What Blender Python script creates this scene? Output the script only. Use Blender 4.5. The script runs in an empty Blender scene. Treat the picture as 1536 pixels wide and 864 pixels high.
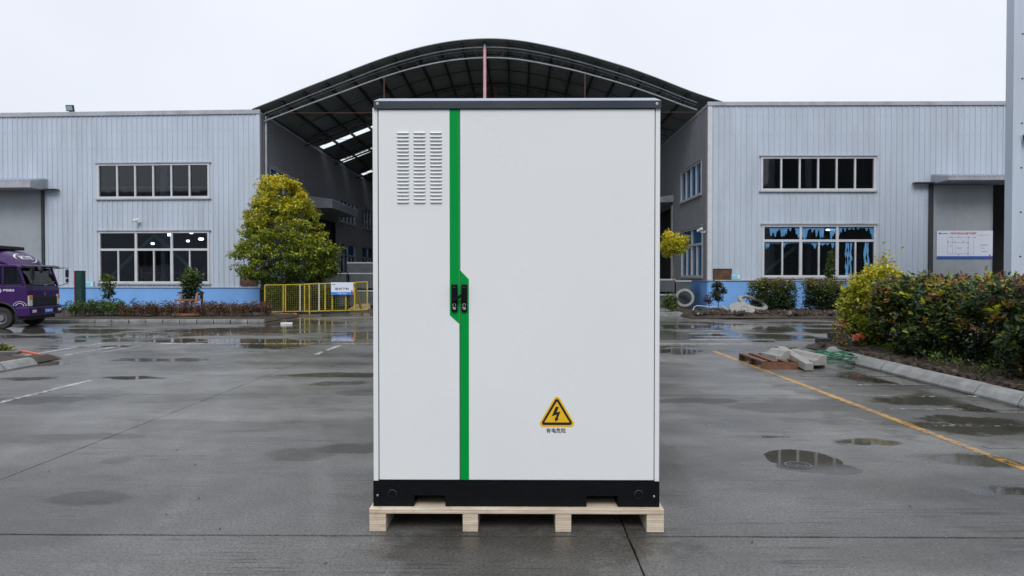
import bpy, bmesh, math, random
import numpy as np
from mathutils import Vector, Matrix
random.seed(7); rng = np.random.default_rng(7)
sc = bpy.context.scene
COL = sc.collection
# ------------------------------------------------------------------ camera
FPX = 1024.0; CAMH = 1.5
yaw = math.atan(9 / FPX); pit = math.atan(16 / FPX)
Fw = Vector((-math.sin(yaw) * math.cos(pit), math.cos(yaw) * math.cos(pit), -math.sin(pit)))
Rt = Fw.cross(Vector((0, 0, 1))).normalized(); Up = Rt.cross(Fw)
CP = Vector((0, 0, CAMH))
cam = bpy.data.cameras.new("camera"); cam.lens = 24; cam.sensor_width = 36
cam.clip_start = 0.05; cam.clip_end = 3000
cam.dof.use_dof = True; cam.dof.focus_distance = 4.3; cam.dof.aperture_fstop = 16
camo = bpy.data.objects.new("camera", cam); COL.objects.link(camo)
m = Matrix((Rt, Up, -Fw)).transposed().to_4x4(); m.translation = CP
camo.matrix_world = m; sc.camera = camo
# ------------------------------------------------------------------ world and sun
SUN_EL = math.radians(46); SUN_AZ = math.radians(181)      # azimuth clockwise from +Y
w = bpy.data.worlds.new("World"); sc.world = w; w.use_nodes = True
nt = w.node_tree; nt.nodes.clear()
def wn(t, **k):
    n = nt.nodes.new(t)
    for a, b in k.items(): setattr(n, a, b)
    return n
sky = wn('ShaderNodeTexSky', sky_type='NISHITA', sun_disc=False); sky.sun_elevation = SUN_EL; sky.sun_rotation = SUN_AZ
tc = wn('ShaderNodeTexCoord'); sep = wn('ShaderNodeSeparateXYZ'); nt.links.new(tc.outputs['Generated'], sep.inputs[0])
mr = wn('ShaderNodeMapRange'); nt.links.new(sep.outputs['Z'], mr.inputs[0])
mr.inputs[1].default_value = 0.0; mr.inputs[2].default_value = 1.0; mr.inputs[3].default_value = 0.0; mr.inputs[4].default_value = 1.0
rampn = wn('ShaderNodeMix', data_type='RGBA'); nt.links.new(mr.outputs[0], rampn.inputs[0])
rampn.inputs[6].default_value = (7.75, 8.05, 8.75, 1); rampn.inputs[7].default_value = (9.7, 10.1, 10.9, 1)
nz = wn('ShaderNodeTexNoise'); nz.inputs['Scale'].default_value = 2.2; nz.inputs['Detail'].default_value = 4
nt.links.new(tc.outputs['Generated'], nz.inputs['Vector'])
mr2 = wn('ShaderNodeMapRange'); nt.links.new(nz.outputs[0], mr2.inputs[0])
mr2.inputs[1].default_value = .3; mr2.inputs[2].default_value = .7; mr2.inputs[3].default_value = .93; mr2.inputs[4].default_value = 1.05
mul = wn('ShaderNodeVectorMath', operation='SCALE'); nt.links.new(rampn.outputs[2], mul.inputs[0]); nt.links.new(mr2.outputs[0], mul.inputs['Scale'])
mixs = wn('ShaderNodeMix', data_type='RGBA'); mixs.inputs[0].default_value = .93
nt.links.new(sky.outputs[0], mixs.inputs[6]); nt.links.new(mul.outputs[0], mixs.inputs[7])
bg = wn('ShaderNodeBackground'); bg.inputs[1].default_value = 0.1; nt.links.new(mixs.outputs[2], bg.inputs[0])
wo = wn('ShaderNodeOutputWorld'); nt.links.new(bg.outputs[0], wo.inputs[0])
sl = bpy.data.lights.new("sun", 'SUN'); sl.energy = 1.65; sl.angle = math.radians(28); sl.color = (1, .97, .93)
so = bpy.data.objects.new("sun", sl); COL.objects.link(so)
sd = Vector((math.sin(SUN_AZ) * math.cos(SUN_EL), math.cos(SUN_AZ) * math.cos(SUN_EL), math.sin(SUN_EL)))
so.rotation_euler = sd.to_track_quat('Z', 'Y').to_euler()
sc.view_settings.view_transform = 'Standard'; sc.view_settings.look = 'None'
sc.view_settings.exposure = 0.12; sc.view_settings.gamma = 1.0
# ------------------------------------------------------------------ pixel helpers (points on real planes)
def ray(px, py): return Fw + Rt * ((px - 768) / FPX) + Up * ((432 - py) / FPX)
def atY(px, py, Y): d = ray(px, py); return CP + d * (Y / d.y)
def atZ(px, py, z=0.0): d = ray(px, py); return CP + d * ((z - CAMH) / d.z)
def xat(px, Y): return atY(px, 416, Y).x
# ------------------------------------------------------------------ objects
MW = {}
def tag(o, label=None, cat=None, group=None, kind=None):
    if label: o['label'] = label
    if cat: o['category'] = cat
    if group: o['group'] = group
    if kind: o['kind'] = kind
    return o
def thing(name, loc, label, cat, rz=0.0, group=None, kind=None):
    o = bpy.data.objects.new(name, None); COL.objects.link(o); o.empty_display_size = .2
    o.location = loc; o.rotation_euler = (0, 0, rz)
    MW[o] = Matrix.Translation(loc) @ Matrix.Rotation(rz, 4, 'Z')
    return tag(o, label, cat, group, kind)
def copy_tree(o, parent=None):
    c = o.copy(); COL.objects.link(c)
    if parent is not None: c.parent = parent
    for ch in list(KIDS.get(o, [])): 
        d = copy_tree(ch, c); KIDS.setdefault(c, []).append(d)
    return c
KIDS = {}
class MB:
    def __init__(s): s.v = []; s.f = []; s.mi = []; s.k = 0; s.sm = []; s.smooth = False
    def add(s, vs, fs):
        b = len(s.v); s.v += [tuple(v) for v in vs]
        for f in fs: s.f.append(tuple(b + i for i in f)); s.mi.append(s.k); s.sm.append(s.smooth)
        return s
    def hexa(s, c): # 8 corners: bottom 4 ccw, top 4 ccw
        return s.add(c, [(0, 3, 2, 1), (4, 5, 6, 7), (0, 1, 5, 4), (1, 2, 6, 5), (2, 3, 7, 6), (3, 0, 4, 7)])
    def box(s, x0, x1, y0, y1, z0, z1):
        return s.hexa([(x0, y0, z0), (x1, y0, z0), (x1, y1, z0), (x0, y1, z0), (x0, y0, z1), (x1, y0, z1), (x1, y1, z1), (x0, y1, z1)])
    def boxm(s, M, sx, sy, sz): # centred box
        c = [(-1, -1, -1), (1, -1, -1), (1, 1, -1), (-1, 1, -1), (-1, -1, 1), (1, -1, 1), (1, 1, 1), (-1, 1, 1)]
        return s.hexa([M @ Vector((a * sx / 2, b * sy / 2, d * sz / 2)) for a, b, d in c])
    def tube(s, p0, p1, r, n=8, r1=None, caps=True):
        p0 = Vector(p0); p1 = Vector(p1); d = (p1 - p0)
        if d.length < 1e-6: return s
        d.normalize(); a = d.orthogonal().normalized(); b = d.cross(a); r1 = r if r1 is None else r1
        vs = []
        for p, rr in ((p0, r), (p1, r1)):
            for i in range(n):
                t = 2 * math.pi * i / n; vs.append(p + a * (rr * math.cos(t)) + b * (rr * math.sin(t)))
        fs = [(i, (i + 1) % n, n + (i + 1) % n, n + i) for i in range(n)]
        if caps: fs += [tuple(range(n - 1, -1, -1)), tuple(range(n, 2 * n))]
        return s.add(vs, fs)
    def path(s, pts, r, n=6, radii=None):
        pts = [Vector(p) for p in pts]; vs = []; a = None
        for i, p in enumerate(pts):
            d = (pts[min(i + 1, len(pts) - 1)] - pts[max(i - 1, 0)]).normalized()
            a = d.orthogonal().normalized() if a is None else (a - d * a.dot(d)).normalized()
            b = d.cross(a); rr = radii[i] if radii else r
            for j in range(n):
                t = 2 * math.pi * j / n; vs.append(p + a * (rr * math.cos(t)) + b * (rr * math.sin(t)))
        fs = []
        for i in range(len(pts) - 1):
            for j in range(n): fs.append((i * n + j, i * n + (j + 1) % n, (i + 1) * n + (j + 1) % n, (i + 1) * n + j))
        fs += [tuple(range(n - 1, -1, -1)), tuple(range((len(pts) - 1) * n, len(pts) * n))]
        return s.add(vs, fs)
    def bar(s, p0, p1, w, h):  # rectangular beam, h along z-ish
        p0 = Vector(p0); p1 = Vector(p1); d = (p1 - p0); L = d.length; d.normalize()
        up = Vector((0, 0, 1)) if abs(d.z) < .95 else Vector((0, 1, 0))
        a = d.cross(up).normalized(); b = a.cross(d)
        M = Matrix((d, a, b)).transposed().to_4x4(); M.translation = (p0 + p1) / 2
        return s.boxm(M, L, w, h)
    def prism(s, pts, off): # polygon list of Vector, extruded by off
        n = len(pts); pts = [Vector(p) for p in pts]; off = Vector(off)
        vs = pts + [p + off for p in pts]
        fs = [tuple(range(n)), tuple(range(2 * n - 1, n - 1, -1))] + [(i, n + i, n + (i + 1) % n, (i + 1) % n) for i in range(n)]
        return s.add(vs, fs)
    def ring(s, M, prof, n=32):  # closed lathe of closed profile [(r,z)] about M z
        k = len(prof); vs = []
        for i in range(n):
            t = 2 * math.pi * i / n
            for r, z in prof: vs.append(M @ Vector((r * math.cos(t), r * math.sin(t), z)))
        fs = [(i * k + j, ((i + 1) % n) * k + j, ((i + 1) % n) * k + (j + 1) % k, i * k + (j + 1) % k) for i in range(n) for j in range(k)]
        return s.add(vs, fs)
    def build(s, name, mats, parent=None, bevel=0, seg=2, fixn=True, label=None, kind=None):
        if not isinstance(mats, (list, tuple)): mats = [mats]
        me = bpy.data.meshes.new(name)
        vs = s.v
        if parent is not None:
            inv = MW[parent].inverted(); vs = [tuple(inv @ Vector(v)) for v in vs]
        me.from_pydata(vs, [], s.f)
        for mt in mats: me.materials.append(mt)
        if len(mats) > 1: me.polygons.foreach_set('material_index', s.mi)
        if any(s.sm): me.polygons.foreach_set('use_smooth', s.sm)
        if fixn:
            bm = bmesh.new(); bm.from_mesh(me); bmesh.ops.recalc_face_normals(bm, faces=bm.faces); bm.to_mesh(me); bm.free()
        me.update()
        return link(name, me, parent, bevel, seg, label, kind)
def link(name, me, parent=None, bevel=0, seg=2, label=None, kind=None):
    o = bpy.data.objects.new(name, me); COL.objects.link(o)
    if parent is not None:
        o.parent = parent; MW[o] = MW[parent].copy(); KIDS.setdefault(parent, []).append(o)
    else: MW[o] = Matrix.Identity(4)
    if bevel:
        b = o.modifiers.new('bevel', 'BEVEL'); b.width = bevel; b.segments = seg; b.limit_method = 'ANGLE'; b.angle_limit = math.radians(40)
    if label: o['label'] = label
    if kind: o['kind'] = kind
    return o
# ------------------------------------------------------------------ materials
MATS = {}
class NT:
    def __init__(s, name):
        s.m = bpy.data.materials.new(name); s.m.use_nodes = True; s.t = s.m.node_tree
        s.b = s.t.nodes['Principled BSDF']; s.out = s.t.nodes['Material Output']
    def n(s, t, **k):
        n = s.t.nodes.new(t)
        for a, b in k.items(): setattr(n, a, b)
        return n
    def l(s, a, b): s.t.links.new(a, b)
    def setin(s, i, v):
        if isinstance(v, (int, float)): i.default_value = v
        elif isinstance(v, (tuple, list)): i.default_value = v if len(v) != 3 or i.type == 'VECTOR' else (*v, 1)
        else: s.l(v, i)
    def pos(s): return s.n('ShaderNodeNewGeometry').outputs['Position']
    def obj(s): return s.n('ShaderNodeTexCoord').outputs['Object']
    def mapping(s, v, sc_=(1, 1, 1), loc=(0, 0, 0)):
        n = s.n('ShaderNodeMapping'); s.l(v, n.inputs[0]); n.inputs[3].default_value = sc_; n.inputs[1].default_value = loc; return n.outputs[0]
    def noise(s, v, scale, detail=4, rough=.55):
        n = s.n('ShaderNodeTexNoise'); s.l(v, n.inputs['Vector']); n.inputs['Scale'].default_value = scale
        n.inputs['Detail'].default_value = detail; n.inputs['Roughness'].default_value = rough; return n.outputs[0]
    def voro(s, v, scale, feature='F1'):
        n = s.n('ShaderNodeTexVoronoi', feature=feature); s.l(v, n.inputs['Vector']); n.inputs['Scale'].default_value = scale; return n
    def mr(s, v, a, b, c=0., d=1., smooth=False):
        n = s.n('ShaderNodeMapRange'); 
        if smooth: n.interpolation_type = 'SMOOTHSTEP'
        s.setin(n.inputs[0], v); n.inputs[1].default_value = a; n.inputs[2].default_value = b
        s.setin(n.inputs[3], c); s.setin(n.inputs[4], d); return n.outputs[0]
    def mix(s, f, a, b, mode='MIX'):
        n = s.n('ShaderNodeMix', data_type='RGBA', blend_type=mode); s.setin(n.inputs[0], f); s.setin(n.inputs[6], a); s.setin(n.inputs[7], b); return n.outputs[2]
    def math(s, op, a, b=0.):
        n = s.n('ShaderNodeMath', operation=op); s.setin(n.inputs[0], a); s.setin(n.inputs[1], b); return n.outputs[0]
    def bump(s, h, strength=.3, dist=.01, nrm=None):
        n = s.n('ShaderNodeBump'); s.setin(n.inputs['Strength'], strength); n.inputs['Distance'].default_value = dist; s.l(h, n.inputs['Height'])
        if nrm is not None: s.l(nrm, n.inputs['Normal'])
        return n.outputs[0]
def mat(name, col, rough=.6, var=.12, scale=3., metal=0., bump=0., bscale=60., dirt=None, spec=.5, coat=0., coords='pos', stretch=(1, 1, 1)):
    if name in MATS: return MATS[name]
    T = NT(name); v = T.pos() if coords == 'pos' else T.obj()
    v = T.mapping(v, stretch)
    n1 = T.noise(v, scale, 5)
    dark = tuple(c * (1 - var) for c in col); lite = tuple(min(1, c * (1 + var)) for c in col)
    c = T.mix(T.mr(n1, .3, .7), dark, lite)
    if dirt:
        n2 = T.noise(v, scale * .6, 6, .7); c = T.mix(T.mr(n2, .5, .75, 0, dirt[1]), c, dirt[0])
    T.l(c, T.b.inputs['Base Color'])
    T.setin(T.b.inputs['Roughness'], T.mr(n1, .3, .7, max(.02, rough - .07), min(1, rough + .07)))
    T.b.inputs['Metallic'].default_value = metal
    T.b.inputs['Specular IOR Level'].default_value = spec
    T.b.inputs['Coat Weight'].default_value = coat
    if bump: T.l(T.bump(T.noise(v, bscale, 3), bump, .01), T.b.inputs['Normal'])
    MATS[name] = T.m; return T.m
def leafmat(name, col, rough=.42):
    T = NT(name); v = T.pos(); n1 = T.noise(v, 9., 2)
    c = T.mix(T.mr(n1, .3, .7), tuple(x * .7 for x in col), tuple(x * 1.3 for x in col))
    T.l(c, T.b.inputs['Base Color']); T.b.inputs['Roughness'].default_value = rough
    tr = T.n('ShaderNodeBsdfTranslucent'); T.l(c, tr.inputs[0])
    mx = T.n('ShaderNodeMixShader'); mx.inputs[0].default_value = .35
    T.l(T.b.outputs[0], mx.inputs[1]); T.l(tr.outputs[0], mx.inputs[2]); T.l(mx.outputs[0], T.out.inputs[0]); return T.m
def glassmat(name, tint, refl_rough=.02, ior=1.5):
    T = NT(name); tr = T.n('ShaderNodeBsdfTransparent'); tr.inputs[0].default_value = (*tint, 1)
    gl = T.n('ShaderNodeBsdfGlossy'); gl.inputs[0].default_value = (1, 1, 1, 1); gl.inputs[1].default_value = refl_rough
    v = T.pos(); T.l(T.bump(T.noise(v, 1.3, 2), .03, .05), gl.inputs['Normal'])
    fr = T.n('ShaderNodeFresnel'); fr.inputs[0].default_value = ior
    mx = T.n('ShaderNodeMixShader'); T.l(fr.outputs[0], mx.inputs[0]); T.l(tr.outputs[0], mx.inputs[1]); T.l(gl.outputs[0], mx.inputs[2])
    T.l(mx.outputs[0], T.out.inputs[0]); return T.m
def emimat(name, col, st):
    T = NT(name); T.b.inputs['Base Color'].default_value = (*col, 1); T.b.inputs['Emission Color'].default_value = (*col, 1)
    T.b.inputs['Emission Strength'].default_value = st
    n = T.noise(T.pos(), 5.); T.l(T.mr(n, 0, 1, .3, .5), T.b.inputs['Roughness']); return T.m

# ---- wet concrete: puddles and damp stains, plus one dark reflection painted in
PUD_REFL = [(1203, 688, 52, 13, 1), (1212, 700, 40, 9, 1), (1305, 664, 62, 7, .9), (1455, 690, 90, 13, .75), (1082, 637, 28, 4.5, .95), (1140, 655, 55, 3, .8),
       (1500, 737, 75, 9, .8), (1360, 573, 85, 7, .85), (1480, 612, 80, 9, .85), (1250, 602, 40, 5, .5), (1430, 590, 60, 7, .7),
       (470, 494, 80, 9, .62), (520, 508, 45, 5, .95), (330, 497, 85, 5, .9), (400, 519, 75, 6, .9), (265, 511, 60, 3.5, .9), (205, 567, 60, 3, .9), (40, 568, 70, 3.5, .7),
       (510, 562, 85, 4.5, .75), (505, 575, 60, 4, .6), (150, 511, 90, 3, .7), (90, 497, 110, 5, .7), (70, 545, 55, 5, .9), (540, 590, 40, 5, .3),
       (1480, 640, 120, 17, .7), (1400, 602, 110, 12, .7), (1320, 566, 80, 10, .75), (1460, 625, 230, 60, .34), (1340, 572, 130, 26, .34), (1245, 703, 38, 8, 1), (775, 835, 235, 50, .36), (120, 655, 110, 5, .3), (1015, 504, 45, 9, .75), (985, 690, 40, 60, .2), (300, 640, 150, 10, .2), (60, 600, 90, 6, .5), (250, 540, 90, 4, .7), (1015, 527, 40, 5, .9), (1140, 497, 60, 3, .7), (1145, 512, 22, 2, .9), (1180, 523, 35, 2.5, .9), (1300, 552, 50, 7, .9),  # patch before the cabinet paints the dark reflection of pallet and plinth
       (520, 673, 55, 8, .45), (455, 683, 50, 10, .3), (590, 670, 60, 9, .4), (132, 748, 62, 11, .42), (180, 690, 25, 6, .25), (1050, 602, 60, 5, .5), (1180, 612, 110, 8, .4), (60, 660, 80, 6, .15)]
def concrete_nodes(T):
    P = T.pos()
    n_big = T.noise(P, .35, 6, .6); n_mid = T.noise(P, 2.3, 6, .65); n_fine = T.noise(P, 58, 4, .8)
    broom = T.noise(T.mapping(P, (.9, 46, 1)), 1., 3, .7)
    bmask = T.mr(T.noise(P, 1.1, 3), .48, .62)
    c = T.mix(T.mr(n_big, .36, .64), (.095, .096, .096), (.27, .27, .265))
    for R_ in (28., 28.9, 26.4):
        ln0 = T.n('ShaderNodeVectorMath', operation='LENGTH'); T.l(T.mapping(P, (1, 1, 0), (29.2, 3.07, 0)), ln0.inputs[0])
        dd0 = T.math('ABSOLUTE', T.math('SUBTRACT', ln0.outputs['Value'], R_)); c = T.mix(T.math('MULTIPLY', T.mr(dd0, .03, .11, .3, 0), T.mr(n_mid, .35, .6)), c, (.33, .33, .33))
    c = T.mix(T.mr(n_mid, .35, .75, 0, .55), c, (.15, .147, .14))
    c = T.mix(T.mr(n_fine, .46, .62, 0, .75), c, (.045, .047, .05))
    c = T.mix(T.math('MULTIPLY', T.mr(broom, .52, .6, 0, .8), bmask), c, (.03, .032, .035))
    vo = T.voro(P, 42); spk = T.math('LESS_THAN', vo.outputs['Distance'], .15)
    sel = T.math('GREATER_THAN', T.noise(P, 37, 1), .56)
    c = T.mix(T.math('MULTIPLY', T.math('MULTIPLY', spk, sel), .7), c, (.48, .48, .48))
    vo2 = T.voro(P, 16); spd = T.math('LESS_THAN', vo2.outputs['Distance'], .1)
    c = T.mix(T.math('MULTIPLY', T.math('MULTIPLY', spd, T.math('GREATER_THAN', T.noise(P, 11, 1), .58)), .8), c, (.02, .02, .02))
    # wetness
    sp = T.n('ShaderNodeSeparateXYZ'); T.l(P, sp.inputs[0])
    warp = T.n('ShaderNodeTexNoise'); T.l(P, warp.inputs['Vector']); warp.inputs['Scale'].default_value = 1.6; warp.inputs['Detail'].default_value = 6; warp.inputs['Roughness'].default_value = .65
    wv = T.math('SUBTRACT', warp.outputs[0], .5)
    wet = None; stain_refl = None
    for (px, py, hw, hh, k) in PUD_REFL:
        c0 = atZ(px, py); y0 = atZ(px, py + hh).y; y1 = atZ(px, py - hh).y
        rx = hw * c0.y / FPX; ry = (y1 - y0) / 2; cy = (y0 + y1) / 2
        mp = T.mapping(P, (1 / rx, 1 / ry, 0), (-c0.x / rx, -cy / ry, 0))
        ln = T.n('ShaderNodeVectorMath', operation='LENGTH'); T.l(mp, ln.inputs[0])
        d = T.math('ADD', ln.outputs['Value'], T.math('MULTIPLY', wv, 2.4 if k < .98 else 1.1))
        mk = T.mr(d, 1.12, .98 if k > .98 else .55, 0, k, True)
        if k <= .5:
            mk = T.mr(d, 1.1, .75, 0, min(1, k * 2), True); stain_refl = mk if stain_refl is None else T.math('MAXIMUM', stain_refl, mk)
        else: wet = mk if wet is None else T.math('MAXIMUM', wet, mk)
    far = T.mr(sp.outputs['Y'], 8.5, 17., 0, 1)
    nf = T.noise(T.mapping(P, (.33, .62, 1), (3.1, 1.7, 0)), 1., 6, .6)
    thr = T.mr(far, 0, 1, .70, .47)
    dd = T.math('SUBTRACT', nf, thr)
    rnd = T.mr(dd, -.03, .07, 0, 1, True)
    wet = T.math('MAXIMUM', wet, T.math('MULTIPLY', rnd, .85))
    # damp film that darkens and smooths without standing water
    damp = T.mr(T.noise(T.mapping(P, (.45, .9, 1), (9, 2, 0)), 1., 6, .68), .44, .64, 0, .62)
    wetd = T.math('MAXIMUM', wet, damp)
    c2 = T.mix(1., c, (.44, .40, .33), 'MULTIPLY')
    c = T.mix(T.mr(wetd, 0, 1, 0, .95), c, c2)
    c = T.mix(T.math('MULTIPLY', stain_refl, .9), c, T.mix(1., c, (.36, .34, .30), 'MULTIPLY'))
    rough = T.mr(wet, .25, .8, T.mr(damp, 0, .6, .42, .27), .05)
    rough = T.math('ADD', rough, T.math('MULTIPLY', T.mr(n_fine, .3, .7, -.05, .05), T.mr(wet, .3, .8, 1, 0)))
    h = T.math('ADD', T.math('MULTIPLY', n_fine, .5), T.math('MULTIPLY', T.math('MULTIPLY', broom, bmask), .9))
    nb = T.bump(h, T.mr(wet, .2, .75, .8, .0), .008)
    return c, rough, nb, P, wet
def concrete():
    T = NT('wet_concrete'); c, r, nb, P, wet = concrete_nodes(T)
    T.l(c, T.b.inputs['Base Color']); T.l(r, T.b.inputs['Roughness']); T.l(nb, T.b.inputs['Normal'])
    T.b.inputs['IOR'].default_value = 1.45
    return T.m
def paintline(name, col, wear):
    T = NT(name); c, r, nb, P, wet = concrete_nodes(T)
    a = T.noise(P, 14, 6, .75); b = T.noise(P, 1.1, 3)
    f = T.math('ADD', a, T.math('MULTIPLY', b, .45))
    mk = T.mr(f, wear, wear + .12, 0, .92)
    colv = T.mix(T.mr(T.noise(P, 4), .3, .7), tuple(x * .7 for x in col), col)
    c = T.mix(mk, c, colv)
    T.l(c, T.b.inputs['Base Color']); T.l(r, T.b.inputs['Roughness']); T.l(nb, T.b.inputs['Normal']); return T.m
CONC = concrete()
WHITEP = paintline('worn_white_paint', (.62, .64, .66), .66)
FADEP = paintline('faded_white_paint', (.5, .52, .54), .76)
YELP = paintline('worn_yellow_paint', (.60, .33, .06), .62)
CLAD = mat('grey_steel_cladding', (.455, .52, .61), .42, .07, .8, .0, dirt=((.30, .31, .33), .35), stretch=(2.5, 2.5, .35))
CLAD_SHADED = mat('shaded_side_cladding', (.15, .16, .178), .45, .08, .7, .0, dirt=((.2, .2, .2), .4), stretch=(2.5, 2.5, .35))  # front cladding again, its colour darkened for the shade inside the shed
FLASH = mat('grey_flashing', (.36, .38, .42), .45, .12, 1.5, dirt=((.16, .16, .17), .6))
TRIM = mat('white_window_aluminium', (.56, .58, .61), .35, .05, 3, dirt=((.3, .3, .3), .35))
BLUE = mat('blue_wall_paint', (.17, .38, .76), .6, .07, 1.3, dirt=((.10, .2, .42), .45), bump=.1)
DOORM = mat('grey_door_sheet', (.30, .33, .36), .45, .06, 1.0, dirt=((.2, .21, .22), .4))
DARKM = mat('dark_steel', (.03, .033, .037), .5, .15)
GLASS = glassmat('tinted_glass', (.50, .56, .60))
BGLASS = mat('blue_film_pane', (.035, .13, .27), .12, .3, 1.5)
FILM = mat('torn_blue_film', (.11, .30, .55), .5, .25, 4)
INT = mat('interior_grey', (.10, .10, .105), .8, .2, .7)
FLOORI = mat('interior_floor', (.12, .13, .13), .5, .2, .7)
ROOFU = mat('arched_roof_sheet', (.22, .25, .25), .6, .18, .9, dirt=((.07, .075, .075), .6), stretch=(1, .4, 1))
GALV = mat('galvanised_pipe', (.42, .46, .50), .35, .15, 5, .4)
PURL = mat('dark_purlin_steel', (.03, .033, .036), .5, .15, 4)
RUST = mat('red_oxide_steel', (.13, .065, .055), .6, .25, 6)
PINK = mat('pink_primed_pipe', (.66, .33, .37), .5, .12, 4)
KERB = mat('kerb_concrete', (.24, .245, .24), .55, .25, 5, bump=.35, dirt=((.09, .09, .08), .8))
SOIL = mat('wet_soil', (.045, .033, .024), .8, .45, 8, bump=1., bscale=25, dirt=((.02, .016, .012), .7))
BARK = mat('bark', (.11, .09, .07), .8, .3, 12, bump=.5)

# ------------------------------------------------------------------ wall frames
class Fr:
    def __init__(s, o, u):
        s.o = Vector(o); s.u = Vector(u).normalized(); s.n = Vector((s.u.y, -s.u.x, 0))
    def pt(s, u, w, d=0.): return s.o + s.u * u + Vector((0, 0, w)) + s.n * d
    def px(s, x, y):
        r = ray(x, y); t = (s.o - CP).dot(s.n) / r.dot(s.n); p = CP + r * t
        return (p - s.o).dot(s.u), p.z
    def box(s, mb, u0, u1, w0, w1, d0, d1):
        return mb.hexa([s.pt(u0, w0, d1), s.pt(u1, w0, d1), s.pt(u1, w0, d0), s.pt(u0, w0, d0), s.pt(u0, w1, d1), s.pt(u1, w1, d1), s.pt(u1, w1, d0), s.pt(u0, w1, d0)])
def cladding(fr, name, u0, u1, w0, w1, holes, material, parent, pitch=.238, rib=.03):
    mb = MB(); br = []; k = math.floor(u0 / pitch)
    while k * pitch < u1:
        b = k * pitch; br += [(b, 0), (b + pitch * .76, 0), (b + pitch * .82, rib), (b + pitch * .94, rib)]; k += 1
    br.append((k * pitch, 0))
    us = [b[0] for b in br]; ds = [b[1] for b in br]
    cuts = sorted(set([u0, u1] + [x for x in us if u0 < x < u1] + [h for H in holes for h in H[:2] if u0 < h < u1]))
    for a, b in zip(cuts[:-1], cuts[1:]):
        if b - a < 1e-5: continue
        mid = (a + b) / 2; spans = [(w0, w1)]
        for (h0, h1, v0, v1) in holes:
            if h0 < mid < h1:
                ns = []
                for s0, s1 in spans:
                    if v1 <= s0 or v0 >= s1: ns.append((s0, s1)); continue
                    if v0 > s0: ns.append((s0, v0))
                    if v1 < s1: ns.append((v1, s1))
                spans = ns
        da, db = float(np.interp(a, us, ds)), float(np.interp(b, us, ds))
        for s0, s1 in spans:
            mb.add([fr.pt(a, s0, da), fr.pt(b, s0, db), fr.pt(b, s1, db), fr.pt(a, s1, da)], [(0, 1, 2, 3)])
    return mb.build(name, material, parent, fixn=False)
def window(fr, parent, u0, u1, w0, w1, ncol, glass, split=None, ncol2=None, label=None, trim=.09):
    """frame with mullions as one part, each pane a sub-part"""
    mb = MB(); t = trim
    for a in ((u0, u1, w0, w0 + t), (u0, u1, w1 - t, w1), (u0, u0 + t, w0 + t, w1 - t), (u1 - t, u1, w0 + t, w1 - t)): fr.box(mb, *a, -.08, .05)
    mb.k = 1; fr.box(mb, u0 - .06, u1 + .06, w1 + .002, w1 + .05, -.02, .10); fr.box(mb, u0 - .06, u1 + .06, w0 - .06, w0 - .002, -.02, .09); mb.k = 0
    panes = []
    def row(a, b, n, m):
        pw = (u1 - u0 - 2 * t) / n
        for i in range(n):
            x0 = u0 + t + i * pw; x1 = x0 + pw
            if i: fr.box(mb, x0 - m / 2, x0 + m / 2, a, b, -.06, .035)
            panes.append((x0 + (m / 2 if i else 0), x1 - (m / 2 if i < n - 1 else 0), a, b))
    if split is None: row(w0 + t, w1 - t, ncol, .07)
    else:
        fr.box(mb, u0 + t, u1 - t, split - .05, split + .05, -.065, .04)
        row(split + .05, w1 - t, ncol, .10)
        row(w0 + t, split - .05, ncol2, .06)
        pw = (u1 - u0 - 2 * t) / ncol
        for i in range(1, ncol): fr.box(mb, u0 + t + i * pw - .06, u0 + t + i * pw + .06, w0 + t + .001, split - .051, -.07, .045)
    wo_ = mb.build('window', [TRIM, FLASH], parent, label=label)
    for i, (a, b, c, d) in enumerate(panes):
        q = MB(); fr.box(q, a - .01, b + .01, c - .01, d + .01, -.034 - .002 * (i % 2), -.028 - .002 * (i % 2)); q.build('pane', glass, wo_)
    return wo_, panes
def canopy(fr, parent, u0, u1, w0, w1, dep, name='canopy'):
    mb = MB()
    mb.hexa([fr.pt(u0, w0, dep), fr.pt(u1, w0, dep), fr.pt(u1, w0, .03), fr.pt(u0, w0, .03), fr.pt(u0, w1 - .12, dep), fr.pt(u1, w1 - .12, dep), fr.pt(u1, w1 + .1, .03), fr.pt(u0, w1 + .1, .03)])
    c = mb.build(name, FLASH, parent, bevel=.01)
    q = MB(); n = int((u1 - u0) / .2)
    for i in range(n):
        a = u0 + (i + .2) * (u1 - u0) / n; b = a + .08
        q.hexa([fr.pt(a, w1 - .115, dep + .03), fr.pt(b, w1 - .115, dep + .03), fr.pt(b, w1 + .105, .035), fr.pt(a, w1 + .105, .035), fr.pt(a, w1 - .08, dep + .03), fr.pt(b, w1 - .08, dep + .03), fr.pt(b, w1 + .14, .035), fr.pt(a, w1 + .14, .035)])
    q.build('canopy_sheet', CLAD, c)
    return c

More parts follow.
